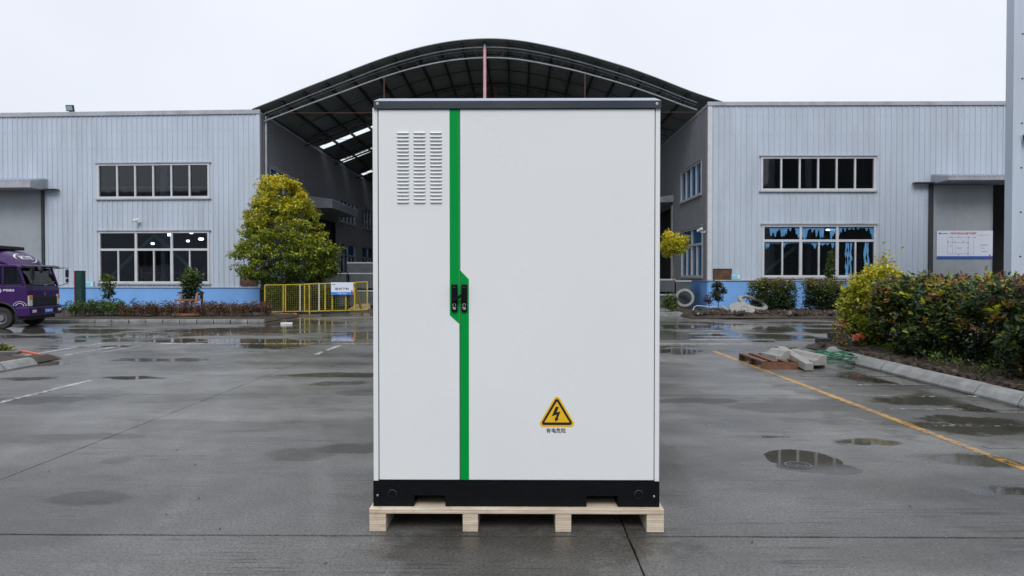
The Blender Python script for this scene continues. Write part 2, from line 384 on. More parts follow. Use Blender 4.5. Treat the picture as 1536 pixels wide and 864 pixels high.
XL = xat(390, 31.0); YL = 31.0; XR = xat(1062, 29.5); YR = 29.5; YB = 76.
FL = Fr((XL, YL, 0), (1, -.045, 0)); FRt = Fr((XR, YR, 0), (1, 0, 0))
SL = Fr((XL, YL, 0), (0, 1, 0)); SR = Fr((XR, YB, 0), (0, -1, 0))
def hull(parent, x0, x1, y0, y1, z1):
    mb = MB(); mb.box(x0 - .2, x0 - .001, y0, y1 - .25, 0, z1 - .12) if x0 < -20 else mb.box(x0 + .02, x0 + .05, y0 + 1.5, y1 - .25, 3, z1 - .12); mb.build('inner_wall', INT, parent)
    mb = MB(); mb.box(x0, x1, y1 - .2, y1, 0, z1 - .1); mb.build('rear_wall', INT, parent)
    mb = MB(); mb.box(x0, x1, y0 + .25, y1, z1 - .1, z1 - .02); mb.build('flat_roof', INT, parent)
    mb = MB(); mb.box(x0, x1, y0 + .25, y1, -.02, .03); mb.build('interior_floor', FLOORI, parent)
# ================================================================= ground and paving
mb = MB(); mb.add([(-900, -300, -.032), (900, -300, -.032), (900, 1500, -.032), (-900, 1500, -.032)], [(0, 1, 2, 3)])
ground = mb.build('ground', CONC, kind='structure')
pav = thing('yard_paving', (0, 0, 0), None, None, kind='structure')
yj = [-10.35, -5.58, -.81] + [atZ(700, 804).y, atZ(300, 592).y]
while yj[-1] < 29: yj.append(yj[-1] + 4.77)
x0j = atZ(0, 720).x; xj = [x0j + 4.47 * k for k in range(-4, 7)]
xj = [x if abs(x - .64) > .2 else atZ(950, 824).x for x in xj]
for j in range(len(yj) - 1):
    for i in range(len(xj) - 1):
        gx = .005; gy = .011
        a, b, c, d = xj[i] + gx, xj[i + 1] - gx, yj[j] + gy, yj[j + 1] - gy
        pts = []
        nn = 26
        for k in range(nn): pts.append((a + (b - a) * k / nn, c))
        for k in range(nn): pts.append((b, c + (d - c) * k / nn))
        for k in range(nn): pts.append((b - (b - a) * k / nn, d))
        for k in range(nn): pts.append((a, d - (d - c) * k / nn))
        near = yj[j] < 9
        jt = .0035 if near else .001
        top = [(x + random.uniform(-jt, jt), y + random.uniform(-jt, jt), 0) for x, y in pts]
        cx, cy = (a + b) / 2, (c + d) / 2
        top2 = [(cx + (x - cx) * .9997, cy + (y - cy) * .9997, -.0) for x, y, z in top]
        rim = [(x, y, -.004) for x, y, z in top]
        bot = [(x, y, -.03) for x, y, z in top]
        n = len(top); mb = MB()
        mb.add(top2 + rim + bot, [tuple(range(n))] + [(k, (k + 1) % n, n + (k + 1) % n, n + k) for k in range(n)] + [(n + k, n + (k + 1) % n, 2 * n + (k + 1) % n, 2 * n + k) for k in range(n)])
        mb.build('concrete_slab', CONC, pav)
def line(x0, x1, y0, y1, m_, name='painted_line'):
    mb = MB(); mb.box(x0, x1, y0, y1, .0005, .004); mb.build(name, m_, pav)
line(3.925, 4.015, 4., 13.9, YELP, 'yellow_line')
for Z, a in ((10.4, 4.3), (9.54, 4.3), (8.63, 4.25), (7.78, 4.2), (6.95, 4.12), (6.04, 4.12)): line(a, 5.86, Z - .045, Z + .045, FADEP)
for py, a, b in ((496, 1004, 1081), (500.4, 1035, 1094), (504.8, 1040, 1109), (509.5, 1034, 1120)):
    Z = atZ(1000, py).y; line(xat(a, Z), xat(b, Z), Z - .06, Z + .06, WHITEP)
Z = atZ(1000, 516).y; line(xat(240, Z), xat(1128, Z), Z - .06, Z + .06, WHITEP)
Z = atZ(300, 526.5).y; line(xat(280, Z), xat(545, Z), Z - .05, Z + .05, FADEP)
line(-3.98, -3.87, 13.2, 15.0, WHITEP)
line(-6.26, -6.16, 6.0, 9.85, WHITEP)
for px, py, L in ((35, 533, 2.4), (95, 533, 2.2), (150, 529, 1.5)):
    p = atZ(px, py); line(p.x, p.x + .1, p.y, p.y + L, WHITEP)

# ================================================================= left building
bl = thing('warehouse_building', (XL, YL, 0), 'grey ribbed steel warehouse with blue plinth behind the purple truck', 'building')
def wz(fr, px, py): return fr.px(px, py)
topL = FL.px(390, 171)[1]
U0 = -24.
u_a, wt = FL.px(146, 246); u_b, wb = FL.px(315, 297)
l_a, lt = FL.px(148, 347); l_b, lb = FL.px(315, 425)
d_b, dt = FL.px(63, 285)
plz = FL.px(300, 431)[1]
holes = [(u_a, u_b, wb, wt), (l_a, l_b, lb, lt), (-22.5, d_b, 0, dt)]
cladding(FL, 'front_wall', U0, 0, plz, topL, holes, CLAD, bl)
cladding(SL, 'side_wall', 0, YB - YL, plz, topL, [(1.2, 5.2, 5.2, 6.74), (1.2, 5.2, 1.5, 3.8), (7.1, 12.9, 0, 5.0), (13.9, 18.1, 5.2, 6.74), (20.2, 24.4, 5.2, 6.74), (13.9, 18.1, 1.5, 3.8), (20.2, 24.4, 1.5, 3.8)], CLAD_SHADED, bl, rib=.055)
def screwrow(fr, u0, u1, rows, holes, parent):
    mb = MB()
    for z in rows:
        k = math.ceil(u0 / .238)
        while k * .238 + .1 < u1:
            u = k * .238 + .09; k += 1
            if any(a - .1 < u < b + .1 and c - .1 < z < d + .1 for a, b, c, d in holes): continue
            fr.box(mb, u - .012, u + .016, z - .014, z + .014, .0, .012)
    mb.build('screw_row', FLASH, parent, kind='stuff')
screwrow(FL, U0, -.3, (2.0, 4.5, 7.4, 8.2), holes, bl)
mb = MB(); FL.box(mb, U0, .06, topL + .001, topL + .2, -.05, .07); mb.build('parapet_flashing', FLASH, bl, bevel=.01)
mb = MB(); SL.box(mb, .06, YB - YL, topL + .001, topL + .12, -.05, .05); mb.build('parapet_flashing', FLASH, bl)
mb = MB(); FL.box(mb, -.12, .034, plz + .03, topL, -.1, .034); mb.build('corner_trim', CLAD, bl)
mb = MB(); FL.box(mb, d_b + .002, .0, 0, plz - .03, -.2, .05); mb.build('plinth', BLUE, bl)
mb = MB(); FL.box(mb, d_b + .002, .06, plz - .028, plz + .02, -.05, .09); SL.box(mb, 0.02, 7.1, plz - .028, plz + .02, -.05, .07); mb.build('plinth_ledge', FLASH, bl)
mb = MB(); SL.box(mb, .0, 7.1, 0, plz - .03, -.2, .04); SL.box(mb, 12.9, YB - YL, 0, plz - .001, -.2, .04); mb.build('side_plinth', INT, bl)
window(FL, bl, u_a, u_b, wb, wt, 6, GLASS)
window(FL, bl, l_a, l_b, lb, lt, 3, GLASS, FL.px(200, 374.5)[1], 6)
for a, b in ((1.2, 5.2), (13.9, 18.1), (20.2, 24.4)):
    window(SL, bl, a, b, 5.2, 6.74, 4, BGLASS); window(SL, bl, a, b, 1.5, 3.8, 2, BGLASS, 3.0, 4)
# door
mb = MB(); FL.box(mb, -22.4, d_b - .02, .05, dt - .02, -.06, -.01)
for k in range(9): FL.box(mb, -22.2 + k * 1.15, -22.17 + k * 1.15, .06, dt - .03, -.012, .004)
mb.build('sliding_door', DOORM, bl)
mb = MB(); FL.box(mb, d_b - .001, d_b + .12, plz, dt + .05, -.05, .08); mb.build('door_post', PURL, bl)
ca = FL.px(80, 277)
canopy(FL, bl, -23., FL.px(72, 277)[0], FL.px(50, 286)[1] + .0, FL.px(50, 272)[1], 1.1)
mb = MB(); c_ = FL.px(90, 285); FL.box(mb, FL.px(72, 285)[0], c_[0], c_[1] - .02, c_[1] + .02, .03, .35); mb.build('canopy_bracket', DARKM, bl)
canopy(SL, bl, 6.3, 12.3, 5.3, 5.85, 1.6)
mb = MB(); SL.box(mb, 7.1, 12.9, .05, 5.0, -.3, -.2); SL.box(mb, 9.9, 10.1, .05, 5.0, -.19, -.15); mb.build('side_door', PURL, bl)
mb = MB(); mb.tube(SL.pt(.5, plz, .12), SL.pt(.5, topL, .12), .06, 8); mb.build('downpipe', GALV, bl)
hull(bl, -52, XL - .25, 32.5, YB, topL)
# interior brace, racks and ceiling lamps of the left hall
mb = MB()
A = FL.px(155, 420); B = FL.px(225, 352); C = FL.px(305, 424)
mb.bar(FL.pt(*A, -.35), FL.pt(*B, -.35), .12, .12); mb.bar(FL.pt(*B, -.35), FL.pt(*C, -.35), .12, .12)
for u in (FL.px(150, 400)[0] - 1, FL.px(225, 400)[0], FL.px(330, 400)[0]): FL.box(mb, u - .1, u + .1, .03, topL - .2, -1.3, -1.05)
A = FL.px(290, 297); B = FL.px(312, 283); mb.bar(FL.pt(A[0], A[1] - .4, -.9), FL.pt(B[0], B[1], -.9), .1, .1)
FL.box(mb, u_a - 2, u_b + 1, 5.75, 5.85, -1.4, -1.3)
mb.build('wall_brace', mat('brace_steel', (.42, .44, .46), .5), bl)
RACK = mat('orange_rack', (.62, .13, .07), .5)
for (ra, rb) in ((213, 231), (234, 256), (307, 330)):
    p = atY(ra, 402, 33.2); q = atY(rb, 402, 33.2); mb = MB()
    zt = p.z
    for x in (p.x, q.x):
        for y in (33.2, 34.2): mb.box(x - .05, x + .05, y - .05, y + .05, .03, zt)
    for y in (33.2, 34.2):
        mb.box(p.x, q.x, y - .03, y + .03, zt - .3, zt - .2); mb.box(p.x, q.x, y - .03, y + .03, 1.2, 1.3)
        mb.bar((p.x, y, zt - .3), (q.x, y, .9), .05, .05)
    r = mb.build('storage_rack', RACK)
    tag(r, {213: 'orange steel rack seen in the middle of the lower window', 234: 'orange steel rack beside the middle mullion behind the small tree side', 307: 'orange steel rack at the right end of the lower window'}[ra], 'rack', 'orange racks inside the left hall')
LAMP = emimat('lit_lamp', (.85, .95, 1), 14.)
for i, (px, py, Y, r) in enumerate(((253, 351.5, 38, .13), (301.5, 358, 38, .14), (229, 365, 44, .11), (282, 361, 46, .11), (287, 348.5, 42, .12))):
    p = atY(px, py, Y)
    t = thing('ceiling_lamp', p, 'lit round hall lamp ' + ['near the second mullion', 'brightest one in the right bay', 'low in the middle bay', 'small one in the right bay', 'touching the window head'][i], 'lamp', group='lit lamps in the left hall')
    mb = MB(); mb.tube(p + Vector((0, 0, -.09)), p + Vector((0, 0, -.04)), r * .55, 14, r); mb.tube(p + Vector((0, 0, -.04)), p + Vector((0, 0, .04)), r, 14, r * .8); mb.build('lamp_disc', LAMP, t)
    mb = MB(); mb.tube(p + Vector((0, 0, .041)), p + Vector((0, 0, .25)), r * 1.02, 14, r * .4); mb.tube(p + Vector((0, 0, .25)), (p.x, p.y, topL - .12), .012, 5); mb.build('lamp_housing', DARKM, t)

# ================================================================= right building
br_ = thing('warehouse_building', (XR, YR, 0), 'grey ribbed steel warehouse with torn blue film in its lower window', 'building')
topR = FRt.px(1062, 159)[1]
ua, wt = FRt.px(1141, 235); ub, wb = FRt.px(1313, 286)
la, lt = FRt.px(1143, 337); lb_, lb = FRt.px(1313, 416)
plr = FRt.px(1100, 420.5)[1]
da, dtt = FRt.px(1397, 277); dm = FRt.px(1487, 300)[0]
URt = 26.
holes = [(ua, ub, wb, wt), (la, lb_, lb, lt), (da, da + 7.5, 0, dtt)]
cladding(FRt, 'front_wall', 0, URt, plr, topR, holes, CLAD, br_)
LS = YB - YR
def sru(Y): return YB - Y
sh = [(sru(34.4), sru(30.5), 5.2, 6.74), (sru(34.2), sru(30.3), 1.5, 3.8), (sru(42.), sru(36.2), 0, 5.2)]
cladding(SR, 'side_wall', 0, LS, plr, topR, sh, CLAD_SHADED, br_, rib=.055)
screwrow(FRt, .3, URt, (2.0, 4.6, 7.6, 8.4), holes, br_)
mb = MB(); FRt.box(mb, -.06, URt, topR + .001, topR + .17, -.05, .07); mb.build('parapet_flashing', FLASH, br_, bevel=.01)
mb = MB(); SR.box(mb, 0, LS - .06, topR + .001, topR + .12, -.05, .05); mb.build('parapet_flashing', FLASH, br_)
mb = MB(); FRt.box(mb, -.034, .14, plr + .03, topR, -.1, .034); mb.build('corner_trim', TRIM, br_)
mb = MB(); FRt.box(mb, 0, da, 0, plr - .03, -.2, .05); SR.box(mb, sru(36.1), LS - .01, 0, plr - .031, -.2, .04); mb.build('plinth', BLUE, br_)
mb = MB(); FRt.box(mb, -.06, da, plr - .028, plr + .02, -.05, .09); SR.box(mb, sru(36.1), LS - .1, plr - .027, plr + .019, -.05, .07); mb.build('plinth_ledge', FLASH, br_)
window(FRt, br_, ua, ub, wb, wt, 6, GLASS)
spl = FRt.px(1200, 361)[1]
wR, panes = window(FRt, br_, la, lb_, lb, lt, 3, GLASS, spl, 6, label='lower window with torn blue film hanging behind its panes')
window(SR, br_, sh[0][0], sh[0][1], 5.2, 6.74, 4, BGLASS); window(SR, br_, sh[1][0], sh[1][1], 1.5, 3.8, 2, BGLASS, 3.0, 4)
# torn film strips: ragged sheets behind the glass
def film(pa, drops):
    a, b, c, d = pa; q = MB(); drops = [x_ * random.uniform(.75, 1.1) for x_ in drops for _ in range(2)]; n = len(drops) - 1
    for i in range(n):
        u0 = a + (b - a) * i / n; u1 = a + (b - a) * (i + 1) / n
        m_ = 6
        for k in range(m_):
            f0, f1 = k / m_, (k + 1) / m_
            d0 = drops[i] + (drops[i + 1] - drops[i]) * f0; d1 = drops[i] + (drops[i + 1] - drops[i]) * f1
            d0 += random.uniform(-.05, .05); d1 = d1
            x0 = u0 + (u1 - u0) * f0; x1 = u0 + (u1 - u0) * f1
            w0_, w1_ = d - max(.03, d0) * (d - c), d - max(.03, d1) * (d - c)
            q.add([FRt.pt(x0, d, -.02 + .004 * math.sin(k)), FRt.pt(x1, d, -.02), FRt.pt(x1, w1_, -.012), FRt.pt(x0, w0_, -.012 + .006 * math.sin(k * 2))], [(0, 1, 2, 3)])
    q.build('torn_film', FILM, wR, fixn=False)
T3 = [p for p in panes[:3]]; B6 = panes[3:]
film(T3[0], [.15, .1, .1, .7, .55, .85, .4, .2, .75, .75, .6, .15, .4, .1, .1, .6, .95])
film(T3[1], [.95, .98, .95, .3, .15, .45, .2, .8, .3, .95, .9, .15, .1, .2, .95, .8, .6])
film(T3[2], [.9, .5, .1, .35, .1, .25, .15, .3, .05, .2, .1, .1, .1, .35, .1, .6, .98])
film(B6[0], [.03, .2, .2, .03, .03, .03, .03, .03, .03]); film(B6[1], [.15, .05, .03, .03, .03, .03])
film(B6[2], [.03, .03, .03, .03, .03, .1, .2, .05]); film(B6[3], [.1, .12, .05, .1, .03, .2, .03])
for pane, fu in ((B6[4], (.52, .6, .78)), (B6[5], (.55, .7))):
    q = MB()
    for f in fu:
        u = pane[0] + (pane[1] - pane[0]) * f; prev = None
        for k in range(9):
            ww = pane[3] - (pane[3] - pane[2]) * k / 8; wd = random.uniform(.02, .06); uu = u + random.uniform(-.03, .03)
            if prev: q.add([FRt.pt(prev[0] - prev[2], prev[1], -.015), FRt.pt(prev[0] + prev[2], prev[1], -.015), FRt.pt(uu + wd, ww, -.015), FRt.pt(uu - wd, ww, -.015)], [(0, 1, 2, 3)])
            prev = (uu, ww, wd)
    q.build('torn_film', FILM, wR, fixn=False)
mb = MB()
A = FRt.px(1148, 412); B = FRt.px(1228, 345); C = FRt.px(1312, 396)
mb.bar(FRt.pt(*A, -.35), FRt.pt(*B, -.35), .12, .12); mb.bar(FRt.pt(*B, -.35), FRt.pt(*C, -.35), .12, .12)
for u in (la - .5, (la + lb_) / 2, lb_ + .8): FRt.box(mb, u - .1, u + .1, .03, topR - .2, -1.2, -1.0)
mb.build('wall_brace', MATS['brace_steel'], br_)
mb = MB(); FRt.box(mb, 1, URt - 1, .03, topR - .3, -9.1, -9.); mb.build('partition', mat('partition_grey', (.05, .05, .053), .7), br_)
p = FRt.px(1290, 342); p = FRt.pt(p[0] + .6, p[1] + .2, -4.)
t = thing('ceiling_lamp', p, 'lit lamp behind the top right pane with blue film', 'lamp')
mb = MB(); mb.box(p.x - .22, p.x + .22, p.y - .1, p.y + .1, p.z - .03, p.z + .03); mb.build('lamp_disc', LAMP, t)
mb = MB(); mb.tube(p + Vector((0, 0, .031)), (p.x, p.y, topR - .1), .015, 6); mb.build('lamp_rod', DARKM, t)
# right door
dpan = MB(); FRt.box(dpan, da + .06, dm, .05, dtt - .03, .02, .08)
for k in range(1, 4): u = da + .06 + (dm - da) * (.08 + k * .285); FRt.box(dpan, u - .012, u + .012, .06, dtt - .04, .078, .086)
FRt.box(dpan, dm - .03, dm - .002, .06, dtt - .04, .078, .10)
dpo = dpan.build('sliding_door', DOORM, br_)
mb = MB(); h_ = FRt.px(1484, 415); FRt.box(mb, h_[0] - .12, h_[0] - .08, 1.1, 1.45, .1, .15); mb.build('door_handle', GALV, dpo)
mb = MB(); FRt.box(mb, da - .12, da + .058, 0.0, dtt + .02, -.05, .07); mb.build('door_post', PURL, br_); mb = MB(); FRt.box(mb, da + 7.4, da + 7.6, 0, dtt, -.05, .07); mb.build('door_post', PURL, br_)
canopy(FRt, br_, FRt.px(1396, 270)[0], da + 8, FRt.px(1450, 276)[1], FRt.px(1450, 266)[1], 1.2)
mb = MB(); c_ = FRt.px(1368, 275); FRt.box(mb, c_[0], FRt.px(1396, 275)[0], c_[1] - .03, c_[1] + .02, .03, .3); mb.build('canopy_bracket', DARKM, br_)
canopy(SR, br_, sru(41.8), sru(35.9), 5.44, 5.68, 1.4)
mb = MB(); SR.box(mb, sru(42), sru(36.35), .05, 5.2, -.3, -.2); mb.build('side_door', PURL, br_)
mb = MB(); SR.box(mb, sru(36.34), sru(36.1), 0, 5.3, -.05, .08); mb.build('side_door_post', TRIM, br_)
hull(br_, XR + .25, XR + URt, 31., YB, topR)
mb = MB(); mb.box(XR + URt, XR + URt + .2, YR, YB, 0, topR); mb.build('end_wall', CLAD, br_)

# ---------------- notice board on the right door
SIGNW = mat('sign_white', (.66, .69, .80), .4, .03); SIGNB = mat('sign_blue', (.02, .10, .45), .4, .05); SIGNR = mat('sign_red', (.42, .03, .09), .4, .05)
INK = mat('ink_grey', (.16, .18, .24), .5, .1); INKR = mat('ink_red', (.45, .06, .09), .5, .1); INKG = mat('ink_teal', (.05, .22, .24), .5, .1); INKK = mat('ink_black', (.006, .007, .01), .5, .1); INKW = mat('ink_white', (.72, .72, .74), .5, .03)
def text(body, size, origin, right, up, material, parent, name='lettering', width=None, thick=0.0, bold=0.0):
    cu = bpy.data.curves.new('t', 'FONT'); cu.body = body; cu.size = 1; cu.resolution_u = 3; cu.offset = bold
    to = bpy.data.objects.new('t', cu); COL.objects.link(to)
    bpy.context.view_layer.update()
    dg = bpy.context.evaluated_depsgraph_get(); me = bpy.data.meshes.new_from_object(to.evaluated_get(dg))
    bpy.data.objects.remove(to)
    co = np.array([v.co[:] for v in me.vertices]) if len(me.vertices) else np.zeros((1, 3))
    mn, mx = co.min(0), co.max(0); sx = (width / (mx[0] - mn[0])) if width else size; s_ = size / max(.01, (mx[1] - mn[1]))
    if not width: sx = s_
    right = Vector(right).normalized(); up = Vector(up).normalized(); inv = MW[parent].inverted() if parent else Matrix.Identity(4)
    for v in me.vertices: v.co = inv @ (Vector(origin) + right * ((v.co.x - mn[0]) * sx) + up * ((v.co.y - mn[1]) * s_))
    me.materials.clear(); me.materials.append(material); me.name = name
    return link(name, me, parent)
a0 = FRt.px(1403, 346.5); a1 = FRt.px(1486, 388)
nb = thing('notice_board', FRt.pt(a0[0], a1[1], .1), 'white floor plan board with blue bottom band on the grey sliding door', 'sign')
mb = MB(); FRt.box(mb, a0[0], a1[0], a1[1], a0[1], .09, .115); mb.build('panel', SIGNW, nb)
W_ = a1[0] - a0[0]; H_ = a0[1] - a1[1]
def nbx(name, m_, u0, u1, v0, v1, d=.117):
    mb = MB(); FRt.box(mb, a0[0] + u0 * W_, a0[0] + u1 * W_, a1[1] + v0 * H_, a1[1] + v1 * H_, .1151, d); return mb.build(name, m_, nb)
nbx('blue_band', SIGNB, 0, 1, 0, .09); nbx('red_flash', SIGNR, .935, .962, .02, .14, .119)
mb = MB()
def pl(u0, u1, v0, v1): FRt.box(mb, a0[0] + u0 * W_, a0[0] + u1 * W_, a1[1] + v0 * H_, a1[1] + v1 * H_, .1151, .1165)
for v in (.17, .76): pl(.19, .67, v, v + .008)
for u in (.19, .28, .56, .66): pl(u, u + .004, .17, .76)
pl(.19, .56, .57, .578); pl(.36, .45, .37, .39); pl(.78, .92, .48, .5); pl(.8, .87, .37, .385); pl(.8, .9, .25, .268); pl(.34, .342, .17, .57)
mb.build('floor_plan', INK, nb)
mb = MB()
for u, v in ((.25, .77), (.39, .77), (.56, .77), (.2, .6), (.32, .6), (.47, .6), (.25, .45), (.56, .55), (.56, .38), (.56, .22), (.56, .14), (.39, .14), (.69, .76)): pl(u - .008, u + .008, v - .015, v + .025)
mb.build('exit_marks', INKG, nb)
text('1号车间安全疏散平面图', .0, FRt.pt(a0[0] + .235 * W_, a1[1] + .86 * H_, .118), FRt.u, (0, 0, 1), INKR, nb, width=.47 * W_) if False else text('1号车间安全疏散平面图', .10, FRt.pt(a0[0] + .235 * W_, a1[1] + .865 * H_, .118), FRt.u, (0, 0, 1), INKR, nb, width=.47 * W_, bold=.02)
nbx('subtitle_rule', INKR, .73, .94, .84, .85); nbx('logo_mark', SIGNB, .03, .085, .88, .93); nbx('logo_line', INK, .1, .19, .885, .92)
# ---------------- small boards by the corners
def board(fr, px0, py0, px1, py1, m_, label, d=.08, name='notice_board', cat='sign', frame=None):
    a = fr.px(px0, py0); b = fr.px(px1, py1); p = fr.pt(a[0], b[1], d)
    t = thing(name, p, label, cat)
    mb = MB(); fr.box(mb, a[0], b[0], b[1], a[1], d - .03, d); mb.build('panel', m_, t)
    if frame:
        mb = MB(); e = .03
        for q in ((a[0] - e, b[0] + e, a[1], a[1] + e), (a[0] - e, b[0] + e, b[1] - e, b[1]), (a[0] - e, a[0], b[1], a[1]), (b[0], b[0] + e, b[1], a[1])): fr.box(mb, *q, d - .03, d + .015)
        mb.build('board_frame', frame, t)
    return t, a, b
BROWN = mat('brown_board', (.10, .045, .022), .55, .6, 5, dirt=((.03, .05, .015), .8)); LBLUE = mat('pale_blue_board', (.25, .55, .75), .4, .05)
board(FRt, 1070, 404, 1096, 419, BROWN, 'brown photo board left of the pale blue card, right warehouse', .06, frame=DARKM)
tb, a, b = board(FRt, 1096.5, 410.5, 1110, 419.5, LBLUE, 'small pale blue card beside the brown board, right warehouse')
mb = MB(); FRt.box(mb, b[0] - .13, b[0] - .04, b[1] + .05, a[1] - .05, .0801, .084); FRt.box(mb, a[0] + .04, b[0] - .16, a[1] - .09, a[1] - .05, .0801, .084); mb.build('print_patch', INKW, tb)
board(FL, 362, 412, 386.5, 427.5, BROWN, 'brown photo board half behind the big tree, left warehouse corner', .06, frame=DARKM)
tb, a, b = board(FL, 127.5, 421, 142, 431, LBLUE, 'small pale blue card left of the lower window, left warehouse')
mb = MB(); FL.box(mb, b[0] - .13, b[0] - .04, b[1] + .05, a[1] - .05, .0801, .084); FL.box(mb, a[0] + .04, b[0] - .16, a[1] - .09, a[1] - .05, .0801, .084); mb.build('print_patch', INKW, tb)
# ---------------- cameras, floodlight
CAMW = mat('camera_white', (.7, .7, .72), .35, .03)
def seccam(p, n, u, label, m_=None):
    t = thing('security_camera', p, label, 'security camera'); p = Vector(p)
    mb = MB(); mb.tube(p, p + n * .05, .06, 12); mb.path([p + n * .05, p + n * .2, p + n * .24 + Vector((0, 0, .06))], .02); mb.build('bracket', CAMW, t)
    q = p + n * .24 + Vector((0, 0, .1)); d = (u * .8 + n * .5 + Vector((0, 0, -.35))).normalized()
    mb = MB(); mb.bar(q - d * .14, q + d * .14, .11, .1); mb.build('housing', CAMW, t, bevel=.02)
    mb = MB(); mb.tube(q + d * .14, q + d * .155, .045, 12); mb.build('lens', INKK, t)
seccam(FL.pt(*FL.px(209, 334), .03), FL.n, FL.u * -1, 'white security camera above the lower window on the left warehouse')
seccam(SR.pt(sru(29.85), SR.px(1060, 348)[1], .03), SR.n * 1, -SR.u, 'white security camera on the side wall at the right warehouse corner')
p = FL.pt(FL.px(104, 168)[0], topL + .2, -.1)
t = thing('floodlight', p, 'square floodlight standing on the left warehouse parapet', 'floodlight')
mb = MB(); M = Matrix.Translation(p + Vector((0, -.05, .2))) @ Matrix.Rotation(.25, 4, 'X'); mb.boxm(M, .34, .12, .28); mb.build('housing', DARKM, t, bevel=.015)
mb = MB(); M = Matrix.Translation(p + Vector((0, -.05, .2))) @ Matrix.Rotation(.25, 4, 'X') @ Matrix.Translation((0, -.063, 0)); mb.boxm(M, .28, .008, .2); mb.build('glass_cover', mat('floodlight_glass', (.3, .42, .45), .1, .05), t)
mb = MB(); mb.box(p.x - .05, p.x + .18, p.y - .05, p.y + .03, p.z, p.z + .06); mb.build('bracket', DARKM, t)

# ================================================================= hall across the yard, behind the camera, seen mirrored in the windows
opp = thing('warehouse_building', (0, -30, 0), 'grey steel hall across the yard mirrored in the warehouse windows', 'building')
FO = Fr((120, -30, 0), (-1, 0, 0))
cladding(FO, 'front_wall', 0, 240, 0, 13.3, [(a, a + 6, 3, 5.5) for a in range(6, 232, 12)], CLAD, opp, pitch=1.2)
for a in range(6, 232, 12): window(FO, opp, a, a + 6, 3, 5.5, 4, DARKM)
mb = MB(); mb.box(-120, 120, -50, -30.3, 0, 13.2); mb.build('hall_core', INT, opp)
mb = MB(); FO.box(mb, 0, 240, 13.31, 13.6, -.3, .15); mb.build('parapet_flashing', FLASH, opp)
# ================================================================= arched roof
YF = 30.9
prof = [(378, 164), (420, 147.5), (460, 131), (510, 112), (553, 95), (590, 82), (635, 69.5), (680, 61), (727, 57.5), (760, 58.5), (794, 63), (830, 70.7), (864, 78), (900, 89), (934, 98.5), (968, 110.5), (1005, 124.6), (1038, 138.5), (1084, 153)]
pw = [atY(a, b, YF) for a, b in prof]; PX = [p.x for p in pw]; PZ = [p.z for p in pw]
xs = np.linspace(PX[0], PX[-1], 73); zs = np.interp(xs, PX, PZ)
for _ in range(6): zs[1:-1] = (zs[:-2] + 2 * zs[1:-1] + zs[2:]) / 4
def rz(x): return float(np.interp(x, xs, zs))
ro = thing('arched_roof', (xat(727, YF), YF, 0), 'dark vaulted steel roof spanning the gap between both warehouses', 'roof')
ybreaks = [YF]; sky_bands = [(40.3, 41.2), (45., 45.4), (45.6, 46.), (51., 51.9), (57., 57.9)]
for a, b in sky_bands: ybreaks += [a, b]
ybreaks.append(YB)
mb = MB(); sky_cells = []
for j in range(len(ybreaks) - 1):
    y0, y1 = ybreaks[j], ybreaks[j + 1]; isb = any(abs(a - y0) < 1e-6 for a, b in sky_bands)
    for i in range(72):
        x0, x1 = xs[i], xs[i + 1]; xm = (x0 + x1) / 2
        if isb and (xm < -5.5 or xm > 3.2) and XL < xm < XR: sky_cells.append((i, y0, y1)); continue
        mb.add([(x0, y0, zs[i]), (x1, y0, zs[i + 1]), (x1, y1, zs[i + 1]), (x0, y1, zs[i])], [(0, 1, 2, 3)])
        mb.add([(x0, y0, zs[i] + .03), (x1, y0, zs[i + 1] + .03), (x1, y1, zs[i + 1] + .03), (x0, y1, zs[i] + .03)], [(3, 2, 1, 0)])
        if j == 0: mb.add([(x0, y0, zs[i]), (x1, y0, zs[i + 1]), (x1, y0, zs[i + 1] + .03), (x0, y0, zs[i] + .03)], [(3, 2, 1, 0)])
mb.build('roof_sheet', ROOFU, ro, fixn=False)
T = NT('translucent_skylight'); tr = T.n('ShaderNodeBsdfTranslucent'); tr.inputs[0].default_value = (.9, .95, .95, 1); t2 = T.n('ShaderNodeBsdfTransparent'); t2.inputs[0].default_value = (.8, .85, .85, 1)
mx = T.n('ShaderNodeMixShader'); T.l(T.mr(T.noise(T.pos(), 2), 0, 1, .4, .6), mx.inputs[0]); T.l(tr.outputs[0], mx.inputs[1]); T.l(t2.outputs[0], mx.inputs[2]); T.l(mx.outputs[0], T.out.inputs[0]); SKYL = T.m
groups = {}
for i, y0, y1 in sky_cells: groups.setdefault((y0, y1, i // 4), []).append(i)
for (y0, y1, g), ii in groups.items():
    mb = MB()
    for i in ii: mb.add([(xs[i], y0, zs[i] + .02), (xs[i + 1], y0, zs[i + 1] + .02), (xs[i + 1], y1, zs[i + 1] + .02), (xs[i], y1, zs[i] + .02)], [(0, 1, 2, 3)])
    mb.build('skylight_panel', SKYL, ro, fixn=False)
for k in range(-10, 11):
    x = atY(726.8 + k * 34.2, 100, YF).x; z = rz(x)
    if not (XL - .3 < x < XR + .3): continue
    mb = MB(); mb.box(x - .035, x + .035, YF + .3, YB - .1, z - .17, z - .012); mb.build('purlin', PURL, ro)
mb = MB()
for Y in np.arange(YF + 2.1, 58, 2.4):   # sheet laps
    for i in range(2, 70):
        mb.add([(xs[i], Y, zs[i] - .008), (xs[i + 1], Y, zs[i + 1] - .008), (xs[i + 1], Y + .09, zs[i + 1] - .02), (xs[i], Y + .09, zs[i] - .02)], [(0, 1, 2, 3)])
mb.build('sheet_lap', PURL, ro, fixn=False)
